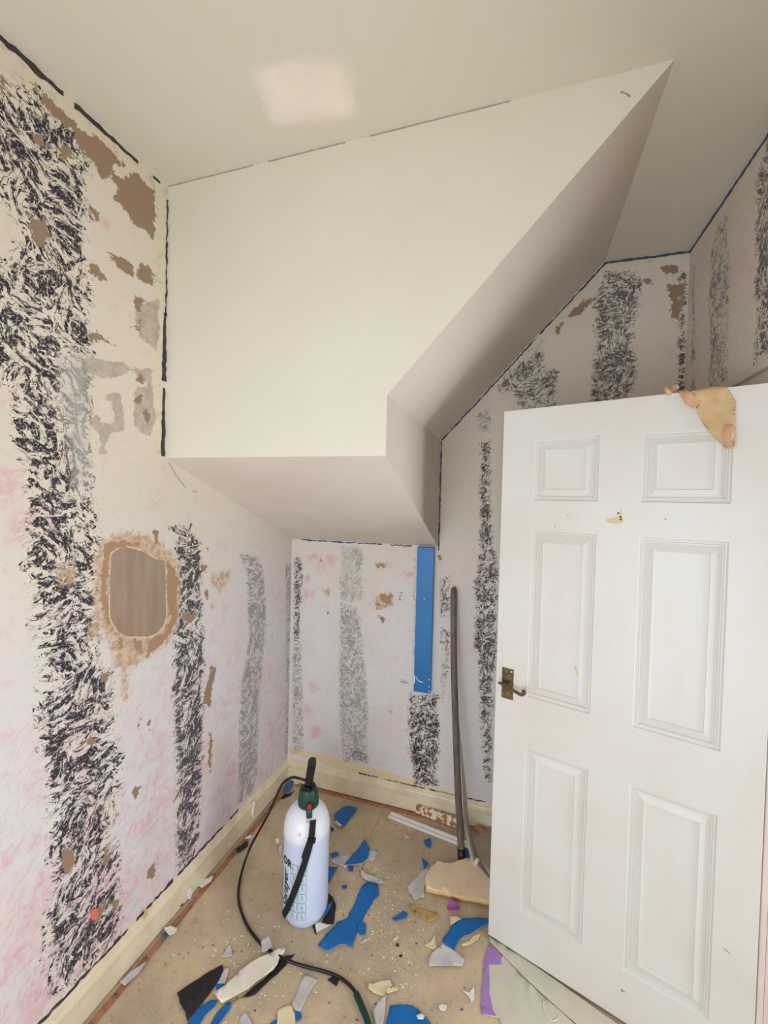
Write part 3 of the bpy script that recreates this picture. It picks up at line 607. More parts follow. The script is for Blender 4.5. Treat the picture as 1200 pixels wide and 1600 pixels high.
bm.faces.new(eb[::-1]+[c[0], c[1]]) ; bm.faces.new(et+[c[2], c[3]]); bm.faces.new(el+[c[3], c[0]]); bm.faces.new(er[::-1]+[c[1], c[2]])
door = tag(mesh('door_1', bm, [M['door']]), kind='structure')
door['label'] = 'white six-panel door standing open in front of the back wall'
for (ua, ub) in PU:
    for (za, zb) in PZr:
        bm = bmesh.new(); rings = []
        for ins, dep in ((0, 0), (.004, -.006), (.009, -.0065), (.011, -.0035), (.014, -.0035), (.016, -.009), (.0385, -.0025), (.0395, -.0022), (.041, -.0055), (.043, -.0055)):
            rings.append([bm.verts.new(d3(u, z, dep)) for u, z in ((ua+ins, za+ins), (ub-ins, za+ins), (ub-ins, zb-ins), (ua+ins, zb-ins))])
        for a, b in zip(rings, rings[1:]):
            for k in range(4): bm.faces.new((a[k], a[(k+1) % 4], b[(k+1) % 4], b[k]))
        bm.faces.new(rings[-1])
        mesh('panel', bm, [M['door']], door)
# lever handle on a back plate
bm = bmesh.new(); box(bm, (.696, .932, .0), (.739, 1.045, .003), 0, .0012)
for v in bm.verts: v.co = d3(v.co.x, v.co.y, v.co.z)
hp = mesh('handle_plate', bm, [M['brass']], door)
bm = bmesh.new(); c0 = d3(.727, .990); 
tube(bm, [c0, c0+dn*.022], .0085, 16)
tube(bm, smooth_path([d3(.742, .992, .024), d3(.733, .994, .028), d3(.715, .993, .030), d3(.69, .985, .032), d3(.668, .978, .034), d3(.655, .977, .036), d3(.647, .982, .038), d3(.643, .990, .040)], 5), lambda t: .0048+.0018*t, 10)
tube(bm, [d3(.648, .989, .033), d3(.641, .991, .046)], .0072, 12)
mesh('lever', bm, [M['brass']], hp, True)
for u, z in ((.734, 1.038), (.703, 1.036), (.734, .939), (.703, .937)):
    bm = bmesh.new(); tube(bm, [d3(u, z, .003), d3(u, z, .0045)], .0028, 10); mesh('screw', bm, [M['moulding'] if (u < .71 and z > 1) else M['brass']], hp)
def dpoly(name, pts, mat, th=.0008, parent=None, o=0.0):
    bm = bmesh.new(); a = [bm.verts.new(d3(u, z, o)) for u, z in pts]; b = [bm.verts.new(d3(u, z, o+th)) for u, z in pts]
    n = len(pts); bm.faces.new(b)
    for i in range(n): bm.faces.new((a[i], a[(i+1) % n], b[(i+1) % n], b[i]))
    return mesh(name, bm, [mat], parent)
dpoly('bare_patch', [(0.411,1.610),(0.377,1.619),(0.369,1.648),(0.361,1.602),(0.377,1.595),(0.410,1.598)], M['barewood'], .0004, door)
for px in [(0.377,1.630),(0.370,1.618),(0.369,1.610),(0.528,1.618),(0.250,1.616),(0.568,1.576)]:
    u, z = px; bm = bmesh.new(); tube(bm, [d3(u, z, .0), d3(u, z, .0009)], .003 if .35 < u < .42 else .0016, 10); mesh('screw_hole', bm, [M['hole']], door)
dpoly('chipped_spot', [(0.495,1.106),(0.488,1.106),(0.484,1.094),(0.471,1.078),(0.473,1.068),(0.480,1.072),(0.486,1.088)], M['boardedge'], .0005, door, -.0054)
dpoly('scuff', [(0.322,0.112),(0.309,0.113),(0.308,0.108),(0.318,0.104)], M['crack'], .0003, door)
dpoly('scuff', [(0.076,0.405),(0.065,0.405),(0.056,0.399),(0.066,0.400)], M['crack'], .0003, door)
bm = bmesh.new()
for z in (.2, .95, 1.75):
    tube(bm, [d3(-.004, z-.045, -DT-.002), d3(-.004, z+.045, -DT-.002)], .005, 12)
mesh('hinge', bm, [M['brass']], door)

# ---------------------------------------------------------------- torn flakes, scraps and chips
def flake(name, label, cat, pts, mat, z0=.001, curl=.004, th=.0012, jag=.003, seed=None, tilt=None, group=None, lift=None, mat2=None, parent=None):
    """a torn sheet: ragged outline on the floor, slightly curled; pts are floor coordinates in metres"""
    r = random.Random(seed if seed is not None else hash(label) % 9973 if False else sum(map(ord, label)))
    P = [Vector(p) for p in pts]; out = []
    for i in range(len(P)):
        a, b = P[i], P[(i+1) % len(P)]; L = (b-a).length; n = max(1, int(L/.018)); q = Vector((-(b-a).y, (b-a).x))/(L+1e-9)
        for k in range(n):
            p = a.lerp(b, k/n)
            if k: p = p+q*r.uniform(-jag, jag)
            out.append(p)
    bm = bmesh.new(); vs = [bm.verts.new((p.x, p.y, 0)) for p in out]; f = bm.faces.new(vs)
    bmesh.ops.triangulate(bm, faces=[f], ngon_method='EAR_CLIP')
    cx = sum(p.x for p in out)/len(out); cy = sum(p.y for p in out)/len(out); R = max((p-Vector((cx, cy))).length for p in out)
    st = max(R/5, .006)
    for ax in (0, 1):
        lo = min(p[ax] for p in out); hi = max(p[ax] for p in out); c = lo+st
        while c < hi-st*.2:
            co = [0, 0, 0]; co[ax] = c; no = [0, 0, 0]; no[ax] = 1
            bmesh.ops.bisect_plane(bm, geom=bm.verts[:]+bm.edges[:]+bm.faces[:], plane_co=co, plane_no=no, dist=1e-5); c += st
    ang = r.uniform(0, math.pi); dx, dy = math.cos(ang), math.sin(ang)
    for v in bm.verts:
        x, y = v.co.x-cx, v.co.y-cy
        t = (x*dx+y*dy)/R; s = (-x*dy+y*dx)/R
        h = curl*(t*t*1.0+.25*s*s) + curl*.5*(.5+.5*mn.noise(Vector((v.co.x*22, v.co.y*22, r.random()*0+cx*7))))
        v.co.z = z0+h
        if lift: v.co.z += max(0.0, lift[0]*(x+cx)+lift[1]*(y+cy)+lift[2])
    top = bm.faces[:]
    bmesh.ops.recalc_face_normals(bm, faces=bm.faces)
    for f in bm.faces:
        if f.normal.z < 0: f.normal_flip()
        f.smooth = True
    ex = bmesh.ops.extrude_face_region(bm, geom=bm.faces[:])
    nv = [g for g in ex['geom'] if isinstance(g, bmesh.types.BMVert)]
    for v in nv: v.co.z += th
    me = bpy.data.meshes.new(name); bmesh.ops.recalc_face_normals(bm, faces=bm.faces)
    if mat2:
        for f in bm.faces:
            if f.normal.z < .3: f.material_index = 1
    bm.to_mesh(me); bm.free()
    o = link(name, me, [mat]+([mat2] if mat2 else []), parent)
    if label and parent is None: tag(o, label, cat, group)
    return o
BL, BK, GW, WH, CC = M['blue'], M['black'], M['greywhite'], M['white'], M['creamchip']
def pf(label, pts, mat, z0=.001, curl=.004, **k): return flake('paint_flake', label, 'paint flake', pts, mat, z0, curl, **k)
def ps(label, pts, mat, z0=.001, curl=.004, **k): return flake('paper_scrap', label, 'paper scrap', pts, mat, z0, curl, **k)
pf('blue paint flake near the back skirting, right of the sprayer shoulder', [(0.383,-0.179),(0.401,-0.121),(0.433,-0.090),(0.481,-0.093),(0.473,-0.177),(0.467,-0.234),(0.457,-0.250),(0.417,-0.234)], BL, mat2=GW, curl=.008)
ps('small pale scrap at the foot of the upper blue flake', [(0.411,-0.237),(0.421,-0.224),(0.458,-0.246),(0.451,-0.261)], GW, .012)
ps('grey white strip under the middle blue flake, right of the sprayer', [(0.478,-0.447),(0.502,-0.408),(0.547,-0.389),(0.669,-0.315),(0.678,-0.370),(0.642,-0.393),(0.604,-0.417),(0.562,-0.459)], GW, .001, .002)
pf('pointed blue paint flake lying across a grey white strip beside the sprayer', [(0.557,-0.454),(0.593,-0.288),(0.636,-0.330),(0.641,-0.390),(0.626,-0.418),(0.582,-0.445)], BL, .007, .004, mat2=GW)
pf('blue paint flake half hidden by the right side of the sprayer', [(0.488,-0.478),(0.531,-0.465),(0.529,-0.534),(0.526,-0.559)], BL)
pf('small rounded blue flake on the pale strip touching the sprayer', [(0.471,-0.418),(0.485,-0.402),(0.505,-0.398),(0.512,-0.414),(0.483,-0.431)], BL, .009, .001)
pf('tiny square blue flake below the middle pointed one', [(0.571,-0.446),(0.594,-0.438),(0.604,-0.463),(0.584,-0.470)], BL)
pf('large long blue paint flake on the floor in front of the sprayer', [(0.667,-0.525),(0.685,-0.499),(0.728,-0.492),(0.750,-0.541),(0.736,-0.567),(0.724,-0.633),(0.719,-0.680),(0.718,-0.711),(0.721,-0.774),(0.695,-0.769),(0.674,-0.776),(0.646,-0.815),(0.599,-0.805),(0.608,-0.773),(0.630,-0.698),(0.663,-0.667)], BL, .001, .008, mat2=GW)
pf('small blue flake beside the lower half of the long blue one', [(0.710,-0.689),(0.720,-0.666),(0.741,-0.672),(0.753,-0.711),(0.733,-0.718)], BL, .003)
pf('tiny blue flake between the pale curl and the sprayer', [(0.584,-0.546),(0.602,-0.537),(0.610,-0.546),(0.603,-0.556),(0.592,-0.557)], BL)
pf('small blue flake standing alone in front of the white moulding', [(0.861,-0.188),(0.889,-0.164),(0.902,-0.193),(0.902,-0.226),(0.877,-0.215)], BL)
pf('blue tip of paint above the pale scrap left of the peach board', [(0.877,-0.295),(0.913,-0.317),(0.903,-0.355)], BL, .006)
ps('curved grey white scrap left of the peach board', [(0.851,-0.449),(0.871,-0.407),(0.914,-0.322),(0.925,-0.356),(0.921,-0.437),(0.931,-0.485),(0.894,-0.512),(0.862,-0.480)], GW, .001, .006)
pf('small angular blue flake left of the golden brown curl', [(0.829,-0.616),(0.860,-0.570),(0.885,-0.577),(0.879,-0.595),(0.843,-0.621)], BL)
pf('broad bent blue paint flake tucked beside the open door', [(1.032,-0.643),(1.057,-0.572),(1.091,-0.526),(1.153,-0.504),(1.204,-0.496),(1.205,-0.512),(1.152,-0.552),(1.106,-0.594),(1.092,-0.617),(1.081,-0.660),(1.053,-0.653)], BL, .002, .009, mat2=GW)
pf('big blue paint flake cut off by the bottom of the picture', [(0.907,-0.946),(0.907,-0.898),(0.939,-0.884),(0.972,-0.876),(0.998,-0.880),(1.041,-0.900),(1.057,-0.935),(1.009,-0.970),(0.916,-0.991)], BL, .001, .006, mat2=GW)
pf('tiny blue flake near the lilac sheet', [(1.127,-0.838),(1.130,-0.824),(1.135,-0.831)], BL, jag=.0)
pf('long blue strip of paint at the bottom left, beside the black one', [(0.322,-1.161),(0.322,-1.120),(0.331,-1.093),(0.347,-1.073),(0.369,-1.068),(0.374,-1.086),(0.360,-1.114),(0.362,-1.147)], BL, .003, .008, mat2=WH)
pf('second blue strip of paint under the torn lining paper', [(0.391,-1.138),(0.388,-1.097),(0.400,-1.065),(0.414,-1.058),(0.423,-1.074),(0.419,-1.096),(0.415,-1.130)], BL, .003, .006, mat2=GW)
pf('small blue flake at the end of the straight grey strip', [(0.616,-1.012),(0.636,-1.007),(0.651,-1.017),(0.647,-1.028),(0.635,-1.032)], BL, .002)
pf('blue flake corner showing beside the cream chip at the bottom', [(0.564,-1.062),(0.575,-1.048),(0.586,-1.055),(0.593,-1.077),(0.571,-1.080)], BL)
pf('small blue scrap at the base of the thin grey shard', [(0.332,-1.034),(0.344,-1.025),(0.363,-1.021),(0.365,-1.034),(0.347,-1.046)], BL, .006, .002)
pf('glossy blue flake propped against the left skirting near the corner', [(0.040,-0.122),(0.028,-0.058),(0.037,-0.022),(0.062,-0.046),(0.076,-0.095),(0.066,-0.121)], BL, .004, .01)
pf('blackened flake under the glossy blue one in the corner', [(0.043,-0.168),(0.041,-0.134),(0.071,-0.119),(0.095,-0.084),(0.093,-0.125),(0.066,-0.164)], BK, .001, .003)
pf('wedge-shaped black paint flake at the bottom left of the floor', [(0.228,-1.093),(0.244,-1.064),(0.273,-1.018),(0.313,-0.975),(0.325,-0.982),(0.333,-1.011),(0.330,-1.052),(0.326,-1.087),(0.319,-1.117),(0.320,-1.147),(0.292,-1.126),(0.259,-1.113)], BK, .001, .007)
pf('long jagged black flake under the torn lining paper', [(0.415,-1.056),(0.441,-1.027),(0.474,-0.963),(0.494,-0.891),(0.506,-0.872),(0.526,-0.863),(0.535,-0.855),(0.529,-0.874),(0.522,-0.900),(0.509,-0.933),(0.485,-0.981),(0.473,-1.011),(0.435,-1.033)], BK, .001, .005)
pf('small black triangle under the hose', [(0.680,-0.894),(0.697,-0.875),(0.719,-0.870),(0.718,-0.901)], BK, .001, .003, jag=.001)
pf('curled black strip standing by the foot of the sprayer', [(0.551,-0.612),(0.575,-0.616),(0.600,-0.640),(0.611,-0.678),(0.626,-0.726),(0.606,-0.730),(0.578,-0.725),(0.577,-0.680)], BK, .002, .014, mat2=WH)
pf('thin blue sliver on the black strip by the sprayer', [(0.579,-0.715),(0.575,-0.664),(0.582,-0.642),(0.588,-0.660),(0.587,-0.700)], BL, .022, .002, jag=.001)
ps('bright white triangle by the right foot of the sprayer', [(0.561,-0.740),(0.576,-0.731),(0.616,-0.729),(0.578,-0.771),(0.561,-0.751)], WH, .014, .004, jag=.001)
pf('black sliver behind the white triangle', [(0.547,-0.744),(0.553,-0.734),(0.578,-0.770),(0.570,-0.767)], BK, .003, .002, jag=.001)
pf('black square flake against the bare wooden strip on the left', [(0.044,-0.541),(0.058,-0.485),(0.076,-0.484),(0.086,-0.509),(0.065,-0.555)], BK, .007, .003)
pf('curled black flake standing on the left wooden strip', [(-0.016,-0.826),(-0.025,-0.799),(0.002,-0.815),(0.026,-0.848),(0.022,-0.859)], BK, .008, .012, jag=.001)
pf('small black flake behind the right edge of the sprayer', [(0.400,-0.259),(0.423,-0.267),(0.420,-0.291)], BK)
pf('upper of two tiny black ticks on the open floor', [(0.872,-0.708),(0.875,-0.697),(0.884,-0.705),(0.877,-0.712)], BK, jag=0)
pf('lower of two tiny black ticks on the open floor', [(0.892,-0.740),(0.897,-0.732),(0.905,-0.736),(0.899,-0.743)], BK, jag=0)
ps('long torn strip of off white lining paper at the bottom left', [(0.351,-1.061),(0.360,-1.048),(0.372,-1.029),(0.386,-0.989),(0.386,-0.973),(0.407,-0.940),(0.437,-0.908),(0.465,-0.881),(0.483,-0.864),(0.500,-0.864),(0.503,-0.878),(0.495,-0.900),(0.500,-0.918),(0.495,-0.938),(0.475,-0.965),(0.459,-0.991),(0.447,-1.012),(0.415,-1.050),(0.393,-1.076),(0.372,-1.071)], M['whitecream'], .012, .010, th=.002, mat2=CC)
ps('folded grey white scrap on the hose above the torn lining paper', [(0.407,-0.881),(0.423,-0.855),(0.440,-0.864),(0.456,-0.882),(0.445,-0.903),(0.430,-0.910)], GW, .026, .008)
ps('small grey triangle alone left of the hose', [(0.289,-0.949),(0.289,-0.903),(0.313,-0.918),(0.326,-0.934),(0.306,-0.945)], GW, jag=.001)
ps('tiny pale sliver below the grey triangle', [(0.341,-0.951),(0.344,-0.943),(0.351,-0.950),(0.354,-0.962)], WH, jag=0)
ps('thin grey shard between the black wedge and the lining paper', [(0.336,-1.026),(0.328,-0.979),(0.341,-0.971),(0.352,-0.996),(0.360,-1.021),(0.345,-1.026)], GW, .004)
ps('straight grey white strip right of the lining paper', [(0.601,-0.999),(0.600,-0.902),(0.651,-0.907),(0.642,-0.932),(0.638,-0.964),(0.637,-1.005),(0.622,-1.010)], GW, .001, .003, jag=.0015)
ps('rounded greenish cream chip at the bottom edge', [(0.566,-1.025),(0.593,-1.002),(0.606,-1.003),(0.624,-1.017),(0.638,-1.037),(0.645,-1.059),(0.597,-1.075)], CC, .002, .006)
ps('grey scrap between the blue strip and the cream chip at the bottom', [(0.464,-1.079),(0.472,-1.065),(0.495,-1.072),(0.516,-1.084),(0.524,-1.100),(0.494,-1.106)], GW)
ps('fish-shaped cream chip right of the green hose grip', [(0.819,-0.857),(0.836,-0.856),(0.852,-0.840),(0.886,-0.827),(0.896,-0.840),(0.884,-0.863),(0.876,-0.880),(0.845,-0.881),(0.822,-0.877)], CC, .002, .006)
ps('small rectangular cream chip touching the fish-shaped one', [(0.881,-0.855),(0.913,-0.839),(0.919,-0.849),(0.886,-0.872)], CC, .006, .003, jag=.001)
ps('long pale scrap beside the green hose grip', [(0.857,-0.926),(0.870,-0.895),(0.884,-0.873),(0.891,-0.897),(0.902,-0.964),(0.880,-0.964)], GW, .003, .008)
ps('large grey white piece in front of the bent blue flake', [(0.995,-0.717),(1.035,-0.648),(1.082,-0.662),(1.122,-0.678),(1.115,-0.707),(1.069,-0.720),(1.006,-0.743)], GW, .006, .006)
ps('small forked pale scrap left of the lilac sheet', [(1.123,-0.775),(1.148,-0.773),(1.161,-0.751),(1.167,-0.785),(1.159,-0.802),(1.144,-0.784)], WH, jag=.001)
ps('crumbly cream chip above the big blue flake at the bottom', [(1.055,-0.845),(1.073,-0.834),(1.084,-0.838),(1.080,-0.852),(1.062,-0.856)], WH)
ps('pale chip lying on the big blue flake', [(0.995,-0.901),(1.010,-0.890),(1.021,-0.893),(1.018,-0.905),(1.002,-0.909)], WH, .010, .002)
ps('crooked cream chip left of the large grey white piece', [(0.970,-0.673),(0.991,-0.651),(1.002,-0.624),(1.009,-0.651),(1.021,-0.664),(1.010,-0.678),(0.990,-0.675)], CC, .001, .006)
ps('small pale rhomb in the middle of the open floor', [(0.855,-0.687),(0.868,-0.669),(0.873,-0.678),(0.861,-0.696)], WH, jag=0)
ps('thin pale sliver below the long blue flake', [(0.740,-0.744),(0.759,-0.720),(0.766,-0.723),(0.748,-0.745)], GW, jag=0)
ps('golden brown curled flake left of the magenta scrap', [(0.874,-0.541),(0.913,-0.568),(0.952,-0.577),(0.976,-0.578),(1.001,-0.557),(0.994,-0.540),(0.956,-0.541),(0.914,-0.544)], M['golden'], .001, .012, mat2=CC)
ps('crumpled magenta scrap under the peach board', [(1.029,-0.505),(1.036,-0.475),(1.060,-0.473),(1.078,-0.491),(1.075,-0.515),(1.049,-0.521),(1.034,-0.519)], M['magenta'], .003, .02, th=.004)
ps('cream chip between the magenta scrap and the bent blue flake', [(1.045,-0.532),(1.067,-0.520),(1.089,-0.530),(1.066,-0.553),(1.053,-0.567)], CC, .003)
ps('curled cream shaving inside the bend of the blue flake', [(1.101,-0.625),(1.129,-0.604),(1.148,-0.569),(1.169,-0.558),(1.158,-0.588),(1.126,-0.622),(1.105,-0.632)], CC, .001, .010)
ps('grey white curl between the pointed and the long blue flakes', [(0.633,-0.451),(0.678,-0.459),(0.704,-0.454),(0.750,-0.469),(0.764,-0.480),(0.731,-0.491),(0.689,-0.491),(0.651,-0.481)], GW, .002, .012)
ps('tiny pale triangle in front of the white moulding', [(0.763,-0.183),(0.774,-0.174),(0.795,-0.200),(0.774,-0.204)], GW, jag=0)
ps('small pale chip just left of the sprayer', [(0.180,-0.420),(0.196,-0.410),(0.210,-0.434),(0.205,-0.448)], WH, jag=.001)
ps('pale scrap half hidden by the left side of the sprayer', [(0.222,-0.462),(0.221,-0.440),(0.232,-0.440),(0.251,-0.479),(0.270,-0.510),(0.246,-0.488)], GW)
ps('white chip across the left wooden strip, upper of two', [(0.018,-0.753),(0.015,-0.717),(0.046,-0.693),(0.053,-0.718),(0.038,-0.755)], WH, .008, .004)
ps('long white shard across the left wooden strip, lower of two', [(0.024,-1.131),(0.033,-1.092),(0.058,-1.053),(0.064,-1.088),(0.053,-1.135)], GW, .008, .006)
ps('crumpled white scrap with a blue corner on the left wooden strip', [(0.029,-0.949),(0.043,-0.927),(0.074,-0.927),(0.083,-0.942),(0.063,-0.956)], WH, .008, .014)
pf('blue corner of paint beside the crumpled white scrap on the strip', [(0.032,-0.961),(0.035,-0.951),(0.056,-0.957),(0.053,-0.967)], BL, .007, .003, jag=.0)
ps('small white flake on the black square flake by the left skirting', [(0.043,-0.470),(0.063,-0.448),(0.076,-0.459),(0.055,-0.480)], WH, .012, .003, jag=.001)

ps('crumpled cream plaster lump on the floor in the room corner', [(0.059,-0.033),(0.057,-0.005),(0.077,0.007),(0.100,-0.008),(0.094,-0.036),(0.074,-0.047)], CC, .002, .012, th=.006)
# peelings stuck to the left skirting (they hang from it)
def peel(label, pts3, mat, cat='peeling', name='paint_peeling', th=.0015, off=(1, 0, 0)):
    bm = bmesh.new(); N = Vector(off); a = [bm.verts.new(Vector(p)) for p in pts3]; b = [bm.verts.new(Vector(p)+N*th) for p in pts3]
    n = len(a); bm.faces.new(b); bm.faces.new(a[::-1])
    for i in range(n): bm.faces.new((a[i], a[(i+1) % n], b[(i+1) % n], b[i]))
    return tag(mesh(name, bm, [mat]), label, cat)
def onskirt(pts, o=.019): return [(o+.004*math.sin(i*1.7), y, z) for i, (y, z) in enumerate(pts)]
peel('curled white peeling hanging on the left skirting below the grey stripe', onskirt([(-0.381,0.121),(-0.361,0.115),(-0.348,0.095),(-0.350,0.061),(-0.363,0.027),(-0.383,0.041),(-0.378,0.071),(-0.370,0.093)]), WH)
peel('white peeling curled up on the left skirting above the black flake', onskirt([(-0.815,0.051),(-0.799,0.046),(-0.786,0.027),(-0.784,0.004),(-0.796,0.007),(-0.804,-0.001),(-0.814,0.012)]), WH)
peel('cream peeling on the top edge of the left skirting', onskirt([(-1.027,0.162),(-1.017,0.158),(-1.012,0.129),(-1.025,0.121)]), M['tan'])

# ragged crumbs of plaster and paint: nobody could count them
bm = bmesh.new(); r = random.Random(11)
def crumb(x, y, s, mi):
    h = s*r.uniform(.25, .7); a0 = r.uniform(0, 6.28); n = r.choice((3, 4, 5)); vs = []
    for k in range(n):
        a = a0+6.283*k/n; rr = s*r.uniform(.6, 1.2); vs.append(bm.verts.new((x+rr*math.cos(a), y+rr*math.sin(a)*.8, .0006)))
    t = bm.verts.new((x+s*r.uniform(-.3, .3), y+s*r.uniform(-.3, .3), h))
    for k in range(n):
        f = bm.faces.new((vs[k], vs[(k+1) % n], t)); f.material_index = mi
for k in range(2600):
    if k < 500: x, y = r.uniform(.06, 1.2), r.uniform(-1.3, -.05)
    elif k < 800: x, y = abs(r.gauss(.0, .035))+.035, r.uniform(-1.9, -.05)
    elif k < 1000: x, y = r.uniform(.05, 1.2), -abs(r.gauss(0, .02))-.045
    elif k < 1900: x, y = r.gauss(.90, .14), r.gauss(-.74, .16)
    elif k < 2200: x, y = r.gauss(.66, .08), r.gauss(-.52, .09)
    else: x, y = r.gauss(.35, .12), r.gauss(-.95, .12)
    if x < .083 or y > -.065 or math.hypot(x-.487, y+.69) < .11: continue
    if .55 < x < 1.2 and y > -.15: continue
    if x > 1.0 and y > -.45: continue
    if x > .98 and y < -.62: continue
    crumb(x, y, r.choice((.0012, .0015, .002, .002, .003, .005)), r.choice((0, 0, 0, 1, 1, 2, 0, 1, 4, 3) if k > 500 else (0, 1, 2, 4)))
crumbs = mesh('crumbs', bm, [CC, WH, GW, M['blueline2'], M['golden']])
tag(crumbs, 'cream and white crumbs of plaster and paint scattered over the floor', 'debris', kind='stuff')

# ---------------------------------------------------------------- offcuts by the back skirting
def strip_obj(name, label, cat, prof, a, b, mat, jag=0.0, seed=3):
    """extrude a profile (side, height) from a to b"""
    A, B = Vector(a), Vector(b); d = (B-A).normalized(); s = Vector((0, 0, 1)).cross(d).normalized(); r = random.Random(seed)
    bm = bmesh.new(); n = 24; prev = None; first = None
    for i in range(n+1):
        c = A.lerp(B, i/n); cur = [bm.verts.new(c+s*(p[0]+r.uniform(-jag, jag))+Vector((0, 0, p[1]))) for p in prof]
        if prev:
            for k in range(len(prof)): bm.faces.new((prev[k], prev[(k+1) % len(prof)], cur[(k+1) % len(prof)], cur[k]))
        else: first = cur
        prev = cur
    bm.faces.new(first[::-1]); bm.faces.new(prev)
    return tag(mesh(name, bm, [mat]), label, cat)
(m0x, m0y), (m1x, m1y) = [(0.659,-0.084),(1.160,-0.171)]
strip_obj('moulding_offcut', 'white moulding offcut lying on the floor in front of the back skirting', 'moulding',
          [(-.022, 0), (-.022, .007), (-.017, .010), (-.010, .010), (-.007, .006), (0, .006), (.003, .010), (.012, .012), (.018, .009), (.020, 0)], (m0x, m0y+.004, .001), (m1x, m1y+.01, .001), M['moulding'], .0006)
(c0x, c0y), (c1x, c1y) = [(0.784,-0.015),(1.047,-0.049)]
strip_obj('batten', 'batten with blistered white paint over brown wood, leaning on the back skirting', 'timber',
          [(0.0, 0), (.010, 0), (.016, .045), (.004, .047)], (c0x, c0y-.012, .008), (c1x, c1y-.020, .008), M['chipped'], .0008, 5)
bm = bmesh.new(); box(bm, (0, 0, 0), (.045, .022, .035), 0, .002)
for v in bm.verts: v.co = Vector((1.095, -.075, .006))+v.co
tag(mesh('wood_block', bm, [M['redwood']]), 'small reddish wood block on the floor behind the pole', 'timber')

# ---------------------------------------------------------------- peach board, curled sheet, lilac sheet
bp = [(0.919,-0.410),(0.933,-0.350),(0.956,-0.311),(0.984,-0.314),(1.031,-0.291),(1.064,-0.264),(1.080,-0.253),(1.115,-0.236),(1.183,-0.255),(1.249,-0.288),(1.253,-0.424),(1.189,-0.441),(1.112,-0.449),(1.027,-0.459),(0.932,-0.467)]
flake('plaster_board', 'broken peach coloured board with a yellow edge, half behind the open door', 'board', bp, M['board'], .010, .004, th=.017, jag=.003, mat2=M['boardedge'])
# lining sheet: lies behind the board and curls up against the wall
sh = [(1.186,-0.303),(1.159,-0.268),(1.137,-0.243),(1.120,-0.220),(1.106,-0.191),(1.093,-0.152),(1.082,-0.102),(1.110,-0.079),(1.173,-0.004),(1.366,0.086),(1.414,-0.172),(1.279,-0.352)]
so = flake('lining_sheet', 'curled grey brown sheet of lining paper behind the pole, running behind the door', 'lining paper', sh, M['shadebrown'], .022, .012, th=.0012, jag=.001, mat2=GW)
lip0 = [Vector(p) for p in [(1.185,-0.337,0.034),(1.150,-0.307,0.036),(1.125,-0.283,0.038),(1.106,-0.260,0.040)]]
top = [Vector((1.060, -.150, .10)), Vector((1.043, -.110, .20)), Vector((1.025, -.075, .32)), Vector((1.006, -.045, .45)), Vector((.990, -.022, .58))]
pth = smooth_path(lip0+top, 5); bm = bmesh.new(); prev = None; n = len(pth)
vdir = Vector((.20, -1.0, 0)).normalized()
for i, p in enumerate(pth):
    t = i/(n-1); w = .006+.06*math.sin(math.pi*min(1, t*1.05))**.7*(1-.5*t)
    side = (vdir*.9+Vector((-.42, 0, 0))).normalized()
    a = p+side*w*.35; b = p-side*w*.65
    if b.y > -.020: b.y = -.020
    if a.y > -.022: a.y = -.022
    cur = [bm.verts.new(a), bm.verts.new(b), bm.verts.new(b+Vector((.001, 0, .0))), bm.verts.new(a+Vector((.001, 0, 0)))]
    if prev:
        for k in range(4): bm.faces.new((prev[k], prev[(k+1) % 4], cur[(k+1) % 4], cur[k]))
    else: bm.faces.new(cur)
    prev = cur
bm.faces.new(prev)
mesh('curled_edge', bm, [M['whitecream']], so, True)
pf('blue flake glimpsed between the pole foot and the curled sheet', [(1.053,-0.173),(1.082,-0.149),(1.114,-0.212),(1.072,-0.236)], BL, .003)

# lilac-edged sheet under the door
la = [(1.192,-0.823),(1.187,-0.776),(1.188,-0.649),(1.199,-0.589),(1.200,-0.581),(1.250,-0.614),(1.318,-0.662),(1.392,-0.706),(1.477,-0.752),(1.626,-0.830),(1.289,-0.944),(1.247,-0.815)]
ls = flake('painted_sheet', 'stiff greenish white sheet with a lilac painted edge, lying under the door', 'sheet', la, M['sheet'], .001, .0, th=.002, jag=.0006)
lp = [(1.191,-0.824),(1.187,-0.776),(1.188,-0.649),(1.199,-0.589),(1.250,-0.614),(1.246,-0.630),(1.249,-0.647),(1.205,-0.664),(1.212,-0.728),(1.212,-0.752),(1.227,-0.801),(1.239,-0.814)]
flake('lilac_margin', '', '', lp, M['lilac'], .0034, .0, th=.0004, jag=.001, parent=ls)
lb = [(1.198,-0.564),(1.207,-0.552),(1.598,-0.710),(1.725,-0.763),(1.626,-0.830),(1.477,-0.752),(1.392,-0.706),(1.318,-0.662),(1.250,-0.614),(1.202,-0.580)]
flake('folded_flap', '', '', lb, M['sheet'], .0045, .0, th=.002, jag=.0004, parent=ls)
bm = bmesh.new(); tube(bm, [Vector((x, y, .0042)) for x, y in [(1.385,-0.716),(1.382,-0.733),(1.387,-0.750),(1.396,-0.765),(1.411,-0.770),(1.425,-0.760),(1.430,-0.746),(1.421,-0.734),(1.407,-0.722),(1.395,-0.713)]], .0012, 6)
mesh('embossed_outline', bm, [M['white']], ls)

